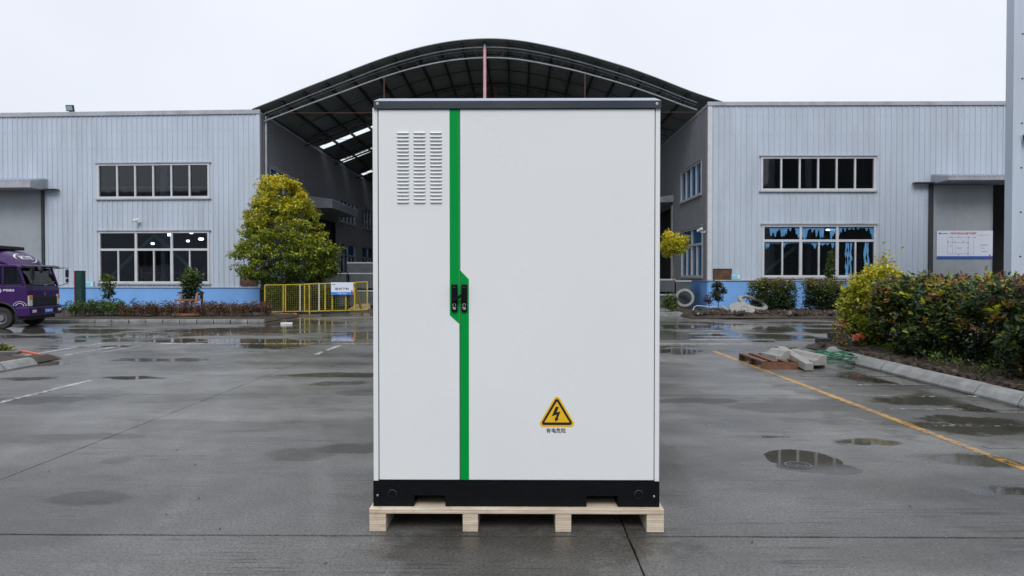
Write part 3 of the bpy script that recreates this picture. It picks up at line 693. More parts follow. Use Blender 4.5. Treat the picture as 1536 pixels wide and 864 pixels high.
def chordpts(off0, off1, y, n=44):
    P_ = []
    for k in range(n + 1):
        x = XL + .08 + (XR - XL - .1) * k / n; e = abs(2 * k / n - 1); P_.append(Vector((x, y, rz(x) - (off0 + (off1 - off0) * e ** 2))))
    return P_
YT = 31.35
ux = chordpts(.22, .24, YT); lx = chordpts(.70, .58, YT)
tie_z = atY(900, 168.5, YT).z
truss0 = MB().path(ux, .035, 6).build('truss', GALV, ro)
MW[truss0] = MW[ro].copy()
MB().path(lx, .035, 6).build('lower_chord', GALV, truss0)
MB().path([p + Vector((0, .25, -.05)) for p in ux], .02, 5).build('rear_chord', GALV, truss0)
wb0 = []
for k in range(0, 44, 2):
    a, b, c = lx[k], ux[k + 1], lx[k + 2]
    MB().tube(a, b, .012, 5).build('web_bar', PURL, truss0); MB().tube(b, c, .012, 5).build('web_bar', PURL, truss0)
MB().tube((XL, YT, tie_z), (XR, YT, tie_z), .009, 5).build('tie_rod', RUST, truss0)
for px in (577, 877):
    x = xat(px, YT); MB().tube((x, YT, rz(x) - .66), (x, YT, tie_z), .02, 6).build('hanger', RUST, truss0)
x = xat(853, YT); MB().tube((xat(852, YT), YT, rz(x) - .3), (xat(903, YT) + .1, YT + .3, tie_z), .02, 6)
for k in range(1, 8):
    c = copy_tree(truss0); c.parent = ro; c.location = (0, 6.0 * k, 0)
    for q in [c] + KIDS.get(c, []):
        q.material_slots[0].link = 'OBJECT'; q.material_slots[0].material = PURL  # rear trusses recoloured dark, standing in for shade under the vault
x = xat(727.5, YT)
pk = MB().tube((x, YT - .1, .001), (x, YT - .1, rz(x) - .32), .072, 10); pk.build('pink_post', PINK, ro)
MB().tube((x, YT - .1, rz(x) - .319), (x, YT - .1, rz(x) - .13), .055, 10).build('post_head', GALV, ro)
MB().box(x + .2, x + .42, YT + 5.8, YT + 6., .001, rz(x) - .3).build('inner_post', RUST, ro)
mb = MB(); mb.box(XL, XR, YB - .1, YB, 0, topL + .1); mb.build('end_wall', INT, ro)
mb = MB()
for i in range(72): mb.add([(xs[i], YB - .05, topL), (xs[i + 1], YB - .05, topL), (xs[i + 1], YB - .05, zs[i + 1]), (xs[i], YB - .05, zs[i])], [(0, 1, 2, 3)])
mb.build('end_gable', INT, ro)

# ================================================================= near building corner at right edge
YN = 20.0; xn = xat(1512.5, YN); xm = xat(1525.5, YN); ne = Fr((xm, YN + .0, 0), (1, 0, 0))
nbld = thing('warehouse_building', (xn, YN, 0), 'grey steel building whose corner column fills the right edge of the picture', 'building')
mb = MB(); mb.box(xn, xm, YN - .12, YN + .2, 0, 11.5); mb.build('corner_column', CLAD, nbld, bevel=.01)
mb = MB()
for z in np.arange(.8, 11.5, 1.28): mb.box(xm - .03, xm + .03, YN - .126, YN - .121, z, z + .04)
mb.build('column_rivet', PURL, nbld)
cladding(ne, 'front_wall', 0, 6, .0, 11.4, [], CLAD, nbld, pitch=.45)
mb = MB(); mb.box(xm + .02, xm + 6, YN + .05, YN + .18, 0, 11.3); mb.build('wall_core', INT, nbld)
p = ne.pt(xat(1534, YN) - xm, atY(1531, 208, YN).z, .03)
t = thing('security_camera', p, 'dark security camera on the grey column wall at the right edge', 'security camera')
mb = MB(); mb.tube(p, p + Vector((0, -.1, 0)), .05, 12); mb.path([p + Vector((0, -.1, 0)), p + Vector((-.05, -.12, -.1))], .02); mb.build('bracket', CAMW, t)
mb = MB(); mb.bar(p + Vector((-.16, -.16, .0)), p + Vector((.1, -.16, .03)), .1, .13); mb.build('housing', DARKM, t, bevel=.02)
mb = MB(); mb.bar(p + Vector((-.17, -.16, .075)), p + Vector((.11, -.16, .105)), .12, .02); mb.build('sunshade', CAMW, t)

# ================================================================= foliage
LM = {
 'yel': leafmat('leaf_yellow', (.74, .60, .035)), 'yg': leafmat('leaf_yellow_green', (.46, .46, .035)), 'gr': leafmat('leaf_green', (.15, .23, .025)),
 'dg': leafmat('leaf_dark_green', (.036, .070, .024)), 'ol': leafmat('leaf_olive', (.27, .30, .03)), 'red': leafmat('leaf_red', (.20, .05, .035)),
 'org': leafmat('leaf_orange', (.40, .22, .06)), 'pur': leafmat('leaf_purple', (.07, .025, .045)), 'bl': leafmat('leaf_bluish', (.06, .10, .065)), 'lem': leafmat('leaf_lemon', (.48, .46, .06)),
 'pale': leafmat('leaf_pale', (.22, .26, .14)), 'vdg': leafmat('leaf_deep_green', (.014, .032, .014))}
def leaves(name, pts, size, keys, idx, parent, aspect=.45, droop=.3, six=False, up=.5, outd=None):
    """one small folded leaf per point"""
    n = len(pts); pts = np.asarray(pts)
    d = rng.normal(size=(n, 3)); 
    if outd is not None: d = d * .7 + outd * 1.2
    d[:, 2] = d[:, 2] * .6 + up - droop
    d /= np.linalg.norm(d, axis=1)[:, None]
    a = np.cross(d, rng.normal(size=(n, 3)) * .5 + np.array([0, 0, 1.])); a /= np.linalg.norm(a, axis=1)[:, None] + 1e-9
    nrm = np.cross(a, d)
    L = size * rng.uniform(.65, 1.3, n)[:, None]; W = L * aspect
    b = pts; t = pts + d * L - nrm * L * .12
    if six:
        m1 = pts + d * L * .35; m2 = pts + d * L * .72
        V = np.stack([b, m1 + a * W * .5 + nrm * W * .15, m2 + a * W * .42 + nrm * W * .1, t, m2 - a * W * .42 + nrm * W * .1, m1 - a * W * .5 + nrm * W * .15], 1).reshape(-1, 3)
        base = (np.arange(n) * 6)[:, None]
        F = np.concatenate([base + np.array([[0, 1, 2, 3]]), base + np.array([[0, 3, 4, 5]])], 1).reshape(-1, 4)
        fl = 4
    else:
        m1 = pts + d * L * .5
        V = np.stack([b, m1 + a * W * .5 + nrm * W * .2, t, m1 - a * W * .5 + nrm * W * .2], 1).reshape(-1, 3)
        base = (np.arange(n) * 4)[:, None]
        F = np.concatenate([base + np.array([[0, 1, 2]]), base + np.array([[0, 2, 3]])], 1).reshape(-1, 3); fl = 3
    if parent is not None: V = V - np.array(MW[parent].translation)
    me = bpy.data.meshes.new(name); nf = len(F)
    me.vertices.add(len(V)); me.vertices.foreach_set('co', V.ravel())
    me.loops.add(nf * fl); me.loops.foreach_set('vertex_index', F.ravel().astype(np.int32))
    me.polygons.add(nf); me.polygons.foreach_set('loop_start', (np.arange(nf) * fl).astype(np.int32))
    for k in keys: me.materials.append(LM[k])
    me.polygons.foreach_set('material_index', np.repeat(np.asarray(idx), 2).astype(np.int32))
    me.update(); me.validate()
    o = link(name, me, parent, kind='stuff'); return o
def clumpy(centers, radii, per, flat=.7):
    P_ = []; C_ = []
    for i, (c, r) in enumerate(zip(centers, radii)):
        k = per if np.isscalar(per) else per[i]
        q = rng.normal(size=(k, 3)); q /= np.linalg.norm(q, axis=1)[:, None]; q *= (rng.uniform(.1, 1, k) ** .45)[:, None] * r; q[:, 2] *= flat
        P_.append(q + c); C_ += [i] * k
    return np.concatenate(P_), np.array(C_)
def crown_centers(n, c, zr, radf, surf=.35):
    out = []
    z0, z1 = zr
    while len(out) < n:
        t = rng.uniform(0, 1); R_ = radf(t)
        if rng.uniform() > (R_ + .15) / 1.15: continue
        th = rng.uniform(0, 2 * math.pi); rr = R_ * rng.uniform(surf, 1) ** .6
        out.append((c[0] + rr * math.cos(th) * c[3], c[1] + rr * math.sin(th) * c[4], z0 + t * (z1 - z0)))
    return np.array(out)
def pick(n, w): return rng.choice(len(w), n, p=np.array(w) / sum(w))
def trunk(parent, pts, r0, r1, branches=(), name='trunk'):
    mb = MB(); mb.smooth = True
    n = len(pts); mb.path(pts, r0, 8, [r0 + (r1 - r0) * i / (n - 1) for i in range(n)])
    for a, b, r in branches:
        a = Vector(a); b = Vector(b); m_ = (a + b) / 2 + Vector((0, 0, -.08 * (b - a).length)); mb.path([a, m_, b], r, 5, [r, r * .7, r * .25])
    return mb.build(name, BARK, parent)
# ---- big tree
YTr = 29.0; tx = xat(433, YTr)
tr_ = thing('garden_tree', (tx, YTr, 0), 'large conical tree, yellow on top and green below, behind the yellow fence', 'tree')
ztop = atY(425, 264, YTr).z; zbot = atY(425, 424, YTr).z
rad = [1.35, 1.95, 2.2, 2.25, 2.05, 1.8, 1.58, 1.4, 1.22, 1.08, .9, .5]
radf = lambda t: float(np.interp(t, np.linspace(0, 1, 12), rad)) / 2.25
cc = crown_centers(430, (tx, YTr, 0, 2.25, 2.0), (zbot, ztop - .1), radf, .45)
th = np.arctan2(cc[:, 1] - YTr, cc[:, 0] - tx); cc[:, 0] += .08 * np.sin(3 * th + cc[:, 2] * 3); 
cc[:, 0] -= .42 * (cc[:, 2] - zbot) / (ztop - zbot)
rr = rng.uniform(.2, .42, len(cc))
pp, ci = clumpy(cc, rr, 62, .48)
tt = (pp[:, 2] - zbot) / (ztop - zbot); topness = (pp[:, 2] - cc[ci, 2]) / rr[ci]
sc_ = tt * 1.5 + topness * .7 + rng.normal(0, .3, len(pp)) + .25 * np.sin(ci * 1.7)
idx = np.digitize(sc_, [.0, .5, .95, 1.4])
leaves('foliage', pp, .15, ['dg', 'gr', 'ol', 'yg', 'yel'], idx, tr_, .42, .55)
br = []
for k in range(26):
    z = zbot + (ztop - zbot) * (k + 1) / 30; t = (z - zbot) / (ztop - zbot); a = k * 2.4; R_ = radf(t) * 2.0
    br.append(((tx, YTr, z - .5 * R_ * .5), (tx + math.cos(a) * R_, YTr + math.sin(a) * R_, z), .035))
trunk(tr_, [(tx, YTr, -.05), (tx + .04, YTr, 1.2), (tx - .03, YTr, 3.2), (tx - .1, YTr, ztop - .5)], .11, .03, br)
# ---- generic shrubs
def shrub(name, label, cat, px, ytop, ybot, hw, Y, keys, wts, n=60, size=.09, per=40, shape='round', group=None, cr=.16, trunkz=None, basez=.1, dep=None, six=False):
    x = xat(px, Y); zt = atY(px, ytop, Y).z; zb = atY(px, ybot, Y).z; R_ = hw * Y / FPX
    t = thing(name, (x, Y, basez), label, cat, group=group)
    f = {'round': lambda t_: math.sqrt(max(.02, 1 - (2 * t_ - 1) ** 2)), 'box': lambda t_: .97 if .1 < t_ < .93 else .85, 'cone': lambda t_: max(.1, 1 - t_ * .85), 'egg': lambda t_: math.sqrt(max(.03, 1 - (1.7 * t_ - .75) ** 2)) , 'vase': lambda t_: .45 + .55 * t_}[shape]
    cr_ = min(cr, R_ * .45); cc = crown_centers(n, (x, Y, 0, R_ - cr_ * .6, (dep or R_) - cr_ * .6), (max(zb, .05) + cr_ * .5, zt - cr_ * .6), f, .1)
    rr = rng.uniform(.6, 1.25, n) * cr_; pp, ci = clumpy(cc, rr, per, .85)
    s = (pp[:, 2] - zb) / (zt - zb) + rng.normal(0, .3, len(pp))
    idx = np.minimum(len(keys) - 1, np.searchsorted(np.cumsum(np.array(wts) / sum(wts)), np.clip((s + .3) / 1.6, 0, .999)))
    leaves('foliage', pp, size, keys, idx, t, .45, .2, six=six)
    brs = [((x, Y, zb + .15 * (zt - zb)), (x + R_ * .6 * math.cos(a), Y + R_ * .5 * math.sin(a), zb + (zt - zb) * random.uniform(.5, .9)), .012 + .01 * R_) for a in np.arange(0, 6.2, .8)]
    trunk(t, [(x, Y, basez - .1), (x + .02, Y, (basez + zb) / 2 + .1), (x, Y, zb + .75 * (zt - zb))], .018 + .018 * R_, .01, brs, 'stem')
    return t
YS = 25.3
shrub('sapling_tree', 'thin young tree in front of the left end of the lower window', 'tree', 163, 408, 456, 13, YS, ['dg', 'vdg', 'gr'], [3, 1, 3], 26, .11, 26, 'egg', cr=.2)
shrub('sapling_tree', 'young tree standing inside the brown wooden support frame', 'tree', 286, 399, 456, 18, YS, ['vdg', 'dg', 'gr'], [2, 3, 2], 46, .12, 36, 'egg', cr=.22)
shrub('sapling_tree', 'small yellow leaved tree in front of the right warehouse side door', 'tree', 1010, 344, 388, 27, 27.5, ['ol', 'yg', 'yel'], [2, 3, 4], 60, .12, 36, 'round', cr=.2)
shrub('green_bush', 'low green bush beside the upright concrete ring', 'bush', 1006, 440, 466, 14, 27.3, ['gr', 'dg', 'gr'], [1, 1, 1], 24, .09, 40, 'round', cr=.15)
shrub('small_shrub', 'dark green small shrub right of the purple one', 'shrub', 1077, 421, 452, 13, 27.5, ['vdg', 'dg', 'dg', 'red'], [2, 3, 2, 1], 30, .1, 34, 'round', cr=.15)
shrub('small_shrub', 'small purple leaved shrub by the blue plinth', 'shrub', 1063, 438, 458, 9, 27.4, ['pur', 'pur', 'dg'], [2, 2, 1], 14, .07, 22, 'round', cr=.12)
for i, (px, hw, yt) in enumerate(((1157, 41, 417), (1237, 34, 417))):
    shrub('clipped_shrub', ['clipped dark shrub with orange tips below the window, the wider left one', 'clipped dark shrub with orange tips at the foot of the small conifer'][i], 'shrub', px, yt, 467, hw, 26.9, ['vdg', 'dg', 'dg', 'ol', 'red', 'org'], [3, 4, 3, 1.8, .8, 1.0], 300, .085, 42, 'box', cr=.2, dep=.8)
shrub('fence_bush', 'dark yellow green bush growing behind the left yellow fence panel', 'bush', 425, 424, 464, 30, 28.3, ['vdg', 'dg', 'gr', 'ol', 'yg'], [2, 3, 2, 1.2, .5], 130, .11, 34, 'box', cr=.25, dep=.5)
shrub('fence_bush', 'dark bush growing behind the middle yellow fence panel', 'bush', 483, 428, 464, 30, 28.3, ['vdg', 'dg', 'gr', 'ol'], [3, 3, 1, .6], 110, .11, 30, 'box', cr=.25, dep=.5)
shrub('conifer', 'slim dark conifer in front of the lower right window', 'tree', 1245, 376, 425, 9, 27.9, ['dg', 'gr', 'dg'], [1, 1, 1], 34, .1, 30, 'cone', cr=.17)
shrub('hedge', 'dark green clipped hedge far behind the big hedge, by the sliding door', 'hedge', 1412, 412, 440, 42, 23.5, ['vdg', 'dg', 'red'], [4, 5, 1], 90, .09, 34, 'box', cr=.2, dep=.6)
# ---- yellow green shrub in the near bed
YY = 13.6
ys = shrub('yellow_shrub', 'bright yellow green bush at the near end of the planting bed', 'bush', 1322, 398, 524, 64, YY, ['dg', 'gr', 'ol', 'yg', 'lem', 'yel'], [1.5, 3, 3, 4, 2.4, 1.2], 330, .085, 44, 'egg', cr=.15, six=True, basez=.12)
x = xat(1327, YY)
pts = rng.normal(size=(150, 3)) * np.array([.09, .09, .13]) + np.array([x, YY, atY(1327, 396, YY).z]); leaves('shoot', pts, .08, ['yg', 'lem', 'org'], pick(150, [3, 3, .6]), ys, .45, .1, True)
shrub('red_shrub', 'sparse reddish shoots at the left foot of the yellow bush', 'shrub', 1262, 476, 525, 15, 13.4, ['red', 'ol', 'red', 'org'], [2, 2, 2, 1], 16, .06, 14, 'round', cr=.12, six=True, basez=.1)
# ---- big hedge
hx0 = 6.46; hg = thing('photinia_hedge', (8.6, 10.2, .12), 'big leafy hedge with red and orange young leaves beside the near kerb', 'hedge')
N = 1500; cc = []
while len(cc) < N:
    y = rng.uniform(7.2, 14.2); z = rng.uniform(.12, 1.5) ; x = hx0 + rng.uniform(0, 1) ** 1.8 * 3.4
    top = 1.40 + .08 * math.sin(y * 2.1) + .06 * math.sin(x * 3.7 + y); front = hx0 + .25 + .22 * math.sin(y * 1.9 + 1) + .12 * math.sin(z * 5 + y * 3) + (.55 - z) * .45 * (z < .55)
    if y > 12.6: top -= (y - 12.6) * .35; front += (y - 12.6) * .1
    if z > top or x < front: continue
    if z < top - .35 and x > front + .6: continue
    cc.append((x, y, z))
cc = np.array(cc); pp, ci = clumpy(cc, rng.uniform(.1, .24, N), 30, .9)
tip = rng.uniform(size=N) < .10; hi = cc[:, 2] > 1.2
hue = rng.normal(0, .35, N)[ci] + rng.normal(0, .55, len(pp)) + (pp[:, 2] - .8) * .55
idx = np.digitize(hue, [-.6, -.1, .55, .95, 1.3, 1.6])
idx = np.where((tip & hi)[ci] & (rng.uniform(size=len(pp)) < .7), 7, idx)
idx = np.where((tip & ~hi)[ci] & (rng.uniform(size=len(pp)) < .3), 6, idx)
leaves('foliage', pp, .092, ['vdg', 'dg', 'dg', 'ol', 'bl', 'pale', 'org', 'red'], np.clip(idx, 0, 7), hg, .46, .2, True, up=.5)
pts = []; ids = []
for k in range(120):
    y = rng.uniform(7.3, 12.8); x = hx0 + rng.uniform(.25, 2.6) ; z = 1.42 + rng.uniform(-.04, .08); q = rng.normal(size=(9, 3)) * np.array([.03, .03, .04]) + (x, y, z); pts.append(q); ids += [pick(1, [2, 1.2, 2])[0]] * 9
leaves('young_shoots', np.concatenate(pts), .085, ['red', 'org', 'ol'], np.array(ids), hg, .38, -.35, True)
pts = []; ids = []
for k in range(45):
    y = rng.uniform(7.3, 12.5); z = rng.uniform(.5, 1.35); x = hx0 + .18 + .22 * math.sin(y * 1.9 + 1); q = rng.normal(size=(7, 3)) * .025 + (x, y, z); pts.append(q); ids += [pick(1, [2, 1.5, .7])[0]] * 7
leaves('young_shoots', np.concatenate(pts), .095, ['yg', 'org', 'pale'], np.array(ids), hg, .42, .0, True, outd=np.array([-1., -.4, .2]))
mb = MB(); mb.smooth = True
for k in range(34):
    y = random.uniform(7.6, 13.6); x = random.uniform(7.1, 9.); 
    for j in range(3): mb.path([(x, y, 0), (x + random.uniform(-.15, .15), y + random.uniform(-.15, .15), .5), (x + random.uniform(-.4, .4), y + random.uniform(-.4, .4), 1.25)], .015, 5, [.016, .012, .005])
mb.build('stem', BARK, hg, kind='stuff')
# ---- low strip hedge at left + ground plants
YK = atZ(250, 484.5).y
def low(name, px0, px1, Y0, Y1, h, keys, w_, n, size, label, cat='hedge', base=.1, xx=None):
    xa, xb = xx or (xat(px0, Y0), xat(px1, Y0)); t = thing(name, ((xa + xb) / 2, (Y0 + Y1) / 2, base), label, cat)
    c = np.stack([rng.uniform(xa, xb, n), rng.uniform(Y0, Y1, n), base + h * rng.uniform(.3, .95, n) * (1 + .15 * np.sin(rng.uniform(xa, xb, n)))], 1)
    pp, ci = clumpy(c, rng.uniform(.08, .16, n), 22, 1.1)
    leaves('foliage', pp, size, keys, pick(len(pp), w_), t, .42, -.1)
    mb = MB()
    for k in range(0, n, 3): mb.tube((c[k][0], c[k][1], base - .05), tuple(c[k]), .008, 4)
    mb.build('stem', BARK, t, kind='stuff'); return t
low('low_hedge', 175, 396, YK + 1.6, YK + 2.6, .42, ['red', 'pur', 'dg', 'ol'], [3.2, 1.2, 2, .5], 420, .075, 'low clipped reddish hedge along the blue plinth')
low('low_hedge', 88, 172, YK + 1.5, YK + 2.8, .52, ['dg', 'gr', 'bl'], [3, 2, 1.5], 170, .09, 'loose green low hedge between truck and reddish hedge')

# ================================================================= soil beds and kerbs
def soilbed(name, x0, x1, y0, y1, h, amp, nx, ny, label=None):
    mb = MB(); vs = []
    for j in range(ny + 1):
        for i in range(nx + 1):
            x = x0 + (x1 - x0) * i / nx; y = y0 + (y1 - y0) * j / ny
            e = min(1, min(i, nx - i, j, ny - j) / 2)
            from mathutils import noise as mn
            z = h * (.15 + .85 * e) + e * amp * (mn.noise((x * 1.7, y * 1.7, 0)) + .6 * mn.noise((x * 6, y * 6, 3)))
            vs.append((x, y, max(z, .001)))
    fs = [(j * (nx + 1) + i, j * (nx + 1) + i + 1, (j + 1) * (nx + 1) + i + 1, (j + 1) * (nx + 1) + i) for j in range(ny) for i in range(nx)]
    mb.smooth = True; mb.add(vs, fs); return mb.build(name, SOIL, kind='structure', fixn=False)
soilbed('soil_bed', -24, xat(394, YK), YK + .13, 26.2, .11, .04, 140, 26)
soilbed('soil_bed', -24, XL + .3, 26.2, YL - .2, .11, .04, 120, 30)
YR0 = atZ(1150, 478).y
mb = MB(); mb.box(xat(940, 27), xat(1034, 27), 26.4, YR + 2.2, .0005, .13); mb.build('concrete_apron', KERB, kind='structure')
soilbed('soil_bed', xat(1036, YR0) , xat(1420, YR0), YR0, YR - .06, .16, .10, 110, 46)
soilbed('soil_bed', 6.1, 13., 5.5, 14.6, .15, .06, 110, 120)
CLOD = mat('soil_clod', (.065, .048, .036), .85, .4, 10, bump=.8, bscale=40)
def rubble(name, px0, px1, y0, y1, n, s0, s1, mats, label, z=.16):
    t = thing(name, (xat((px0 + px1) / 2, y0), (y0 + y1) / 2, z), label, 'rubble', kind='stuff'); mb = MB()
    for k in range(n):
        y = random.uniform(y0, y1); x = random.uniform(xat(px0, y), xat(px1, y)); s = random.uniform(s0, s1); mb.k = random.choice(range(len(mats)))
        M = Matrix.Translation((x, y, z + random.uniform(-.3, .5) * s)) @ Matrix.Rotation(random.uniform(0, 6), 4, Vector((random.random(), random.random(), random.random() + .01)))
        c = [(-1, -1, -1), (1, -1, -1), (1, 1, -1), (-1, 1, -1), (-1, -1, 1), (1, -1, 1), (1, 1, 1), (-1, 1, 1)]
        mb.hexa([M @ Vector((a * s * random.uniform(.3, .6), b * s * random.uniform(.3, .6), d * s * random.uniform(.2, .45))) for a, b, d in c])
    o = mb.build('clods', mats, t, kind='stuff'); return t
PALE = mat('pale_stone', (.17, .16, .145), .7, .2, 8)
rubble('soil_clods', 1040, 1290, YR0 + .1, YR0 + 1.9, 1100, .04, .15, [CLOD] * 7 + [SOIL] * 7 + [PALE], 'rough clods and stones along the front of the right soil strip')
rubble('soil_clods', 1262, 1500, 8.2, 12.9, 0, .02, .07, [CLOD], 'x') if False else None
t = thing('soil_clods', (6.4, 10, .15), 'small clods of soil scattered behind the near kerb', 'rubble', kind='stuff'); mb = MB()
for k in range(900):
    x = random.uniform(6.12, 7.3); y = random.uniform(6.5, 14.2); s = random.uniform(.015, .055)
    mb.hexa([(x + a * s * random.uniform(.5, 1), y + b * s * random.uniform(.5, 1), .15 + c_ * s * random.uniform(.3, .8)) for a, b, c_ in ((-1, -1, -1), (1, -1, -1), (1, 1, -1), (-1, 1, -1), (-1, -1, 1), (1, -1, 1), (1, 1, 1), (-1, 1, 1))])
mb.build('clods', CLOD, t, kind='stuff')
low('ground_weeds', 0, 0, 9.2, 11., .12, ['gr', 'dg'], [1, 1], 34, .04, 'low green weeds in the soil behind the near kerb', 'weeds', .15, (6.3, 6.75))
low('ground_weeds', 0, 0, 11.8, 12.9, .10, ['gr', 'ol'], [1, 1], 16, .04, 'sparse green weeds under the front of the yellow bush', 'weeds', .15, (6.5, 7.1))
# left strip kerb
kl = thing('kerb', (XL - 6, YK, 0), 'straight concrete kerb in front of the low reddish hedge', 'kerb')
x = -24.
while x < xat(393, YK) - .3:
    mb = MB(); L_ = .56; o_ = random.uniform(-.008, .008)
    mb.box(x + .012, x + L_ - .012, YK + o_, YK + .14 + o_, -.0005, .11 + random.uniform(-.006, .006)); mb.build('kerb_stone', KERB, kl, bevel=.015); x += L_
# near right kerb: rounded profile stones along Y at X~5.95
kr = thing('kerb', (5.95, 9.5, 0), 'rounded concrete kerb running along the near planting bed', 'kerb')
prof_k = [(0, 0), (.0, .03), (.05, .10), (.10, .145), (.17, .155), (.21, .14), (.22, 0)]
y = 4.2; kx = atZ(1400, 577).x - .02
def kstone(parent, p0, p1, prof_, m_=KERB, name='kerb_stone', n=(1, 0)):
    p0 = Vector(p0); p1 = Vector(p1); N_ = Vector((n[0], n[1], 0)); mb = MB()
    a = [p0 + N_ * u + Vector((0, 0, v - .0005)) for u, v in prof_]; mb.prism(a, p1 - p0); return mb.build(name, m_, parent, bevel=.008)
while y < 12.4:
    kstone(kr, (kx + random.uniform(-.006, .006), y + .009, random.uniform(0, .005)), (kx + random.uniform(-.006, .006), y + .74, 0), prof_k); y += .75
# curved end
cx_, cy_ = kx + 1.1, 12.45
for k in range(5):
    a0_, a1_ = math.pi - k * .33 - .01, math.pi - (k + 1) * .33 + .01; q = MB(); vs = []
    for a in (a0_, a1_):
        for u, v in prof_k: vs.append((cx_ + (1.1 - u) * math.cos(a), cy_ + (1.1 - u) * 1.5 * math.sin(a), v - .0005))
    n = len(prof_k); q.add(vs, [tuple(range(n)), tuple(range(2 * n - 1, n - 1, -1))] + [(i, n + i, n + (i + 1) % n, (i + 1) % n) for i in range(n)]); q.build('kerb_stone', KERB, kr, bevel=.008)
# left island
xi = atZ(58, 548).x; yi = atZ(58, 548).y
ki = thing('kerb', (xi, yi, 0), 'short concrete kerb end of the planting island at the left edge', 'kerb')
y = yi - .0
for k in range(6): kstone(ki, (xi, y - .72, 0), (xi, y - .01, 0), [(-u, v * .9) for u, v in prof_k], n=(1, 0)); y -= .75
soilbed('soil_bed', xi - 2.8, xi - .2, yi - 4.3, yi + .9, .1, .05, 40, 50)
p = atZ(8, 536); shrub('small_shrub', 'tuft of dark green and red shoots at the left edge of the island', 'shrub', 2, 516, 536, 14, p.y, ['dg', 'ol', 'red'], [3, 2, 1], 16, .07, 20, 'box', cr=.1, basez=.08)
p = atZ(12, 541); t = thing('black_kerb_board', p, 'dark board lying over the soil at the left edge', 'board'); mb = MB(); mb.bar(p + Vector((-1.2, -.3, .16)), p + Vector((.12, .12, .13)), .22, .05); mb.build('board', mat('dark_wet_board', (.10, .10, .10), .4), t)
p = atZ(24, 538); t = thing('red_strap', p, 'orange red strap lying on the soil at the left edge', 'strap'); mb = MB(); mb.path([p + Vector((-1., -.55, .11)), p + Vector((-.3, -.2, .12)), p + Vector((.1, .1, .12)), p + Vector((.5, .15, .02))], .025, 6); mb.build('strap', mat('orange_plastic', (.62, .13, .06), .4), t)

# ================================================================= yellow fence
YEL = mat('yellow_fence_paint', (.44, .33, .025), .5, .2, 5, dirt=((.2, .12, .05), .5)); WIRE = mat('yellow_green_wire', (.22, .22, .05), .5)
CREAM = mat('primed_post', (.55, .5, .42), .5)
def fpanel(px0, px1, yt0, yb0, yt1, yb1, Y, posts, label, group='yellow mesh fence panels', lean=0):
    A = atY(px0, yb0, Y); B = atY(px1, yb1, Y); C = atY(px1, yt1, Y); D = atY(px0, yt0, Y)
    t = thing('mesh_fence', ((A.x + B.x) / 2, Y, 0), label, 'fence', group=group)
    mb = MB(); s_ = .04
    mb.bar(A, B, s_, s_); mb.build('rail', YEL, t); MB().bar(D, C, s_, s_).build('rail', YEL, t)
    MB().bar(A - Vector((0, 0, .0)), D, .045, .045).build('end_post', YEL, t); MB().bar(B, C, .045, .045).build('end_post', YEL, t)
    for f, m_, foot in posts:
        P0 = A.lerp(B, f); P1 = D.lerp(C, f); 
        if foot: P0.z = .02
        MB().bar(P0 + Vector((0, -.03, 0)), P1 + Vector((0, -.03, 0)), .045, .045).build('post', m_, t)
    mb = MB(); L = (B - A).length; n = int(L / .085)
    for k in range(1, n): mb.tube(A.lerp(B, k / n), D.lerp(C, k / n), .0045, 4, caps=False)
    n = int((D - A).length / .085)
    for k in range(1, n): mb.tube(A.lerp(D, k / n), B.lerp(C, k / n), .0045, 4, caps=False)
    mb.build('wire_mesh', WIRE, t, kind='stuff', fixn=False); return t
fpanel(397.5, 464, 427.5, 468, 426.5, 466.5, 27.4, ((.42, YEL, False), (.47, YEL, False), (.80, CREAM, False)), 'left yellow mesh fence panel next to the blue plinth')
fpanel(457, 533, 426, 467, 424, 465, 27.1, ((.10, YEL, True), (.29, CREAM, False), (.41, YEL, False), (.55, YEL, False), (.82, YEL, False)), 'middle yellow mesh fence panel carrying the white and blue sign')
fp = fpanel(532, 551, 423.5, 465, 422.5, 464, 26.9, (), 'short yellow mesh fence panel at the cabinet side with leaning strut')
p0 = atY(531.5, 425, 26.8); p1 = atZ(543.5, 471); MB().bar(p0, p1, .08, .06).build('leaning_strut', YEL, fp)
Y = 26.95; a = atY(496.5, 423.5, Y); b = atY(530.5, 442.2, Y)
t = thing('fence_sign', (a.x, Y, b.z), 'white and blue sign hung on the yellow fence', 'sign')
H_ = a.z - b.z; W_ = b.x - a.x
MB().box(a.x, b.x, Y, Y + .02, b.z, a.z).build('panel', SIGNW, t)
MB().box(a.x, b.x, Y - .003, Y - .0005, b.z, b.z + H_ * .22).build('blue_band', mat('sign_bright_blue', (.05, .22, .65), .4, .03), t)
MB().box(b.x - W_ * .11, b.x - W_ * .04, Y - .006, Y - .004, b.z + H_ * .02, b.z + H_ * .35).build('red_flash', SIGNR, t)
text('型材下料', H_ * .2, (a.x + W_ * .18, Y - .004, b.z + H_ * .38), (1, 0, 0), (0, 0, 1), INKK, t, width=W_ * .62, bold=.01)
text('Profile Cutting', H_ * .12, (a.x + W_ * .3, Y - .005, b.z + H_ * .05), (1, 0, 0), (0, 0, 1), INKW, t, width=W_ * .38, bold=.01)
MB().box(a.x + W_ * .04, a.x + W_ * .2, Y - .004, Y - .001, a.z - H_ * .2, a.z - H_ * .14).build('logo_line', INK, t)
WOOD = mat('raw_timber', (.42, .30, .18), .7, .25, 8, bump=.3); 
t = thing('timber_pile', atZ(540, 470), 'small pile of pale timber behind the fence strut', 'timber'); o = atZ(538, 467)
for k in range(7):
    z = .1 + .06 * (k // 2); MB().bar(o + Vector((-.5 + .05 * k, .3 + .12 * (k % 2), z)), o + Vector((.45, .25 + .15 * (k % 2), z + .03)), .1, .05).build('plank', WOOD, t)
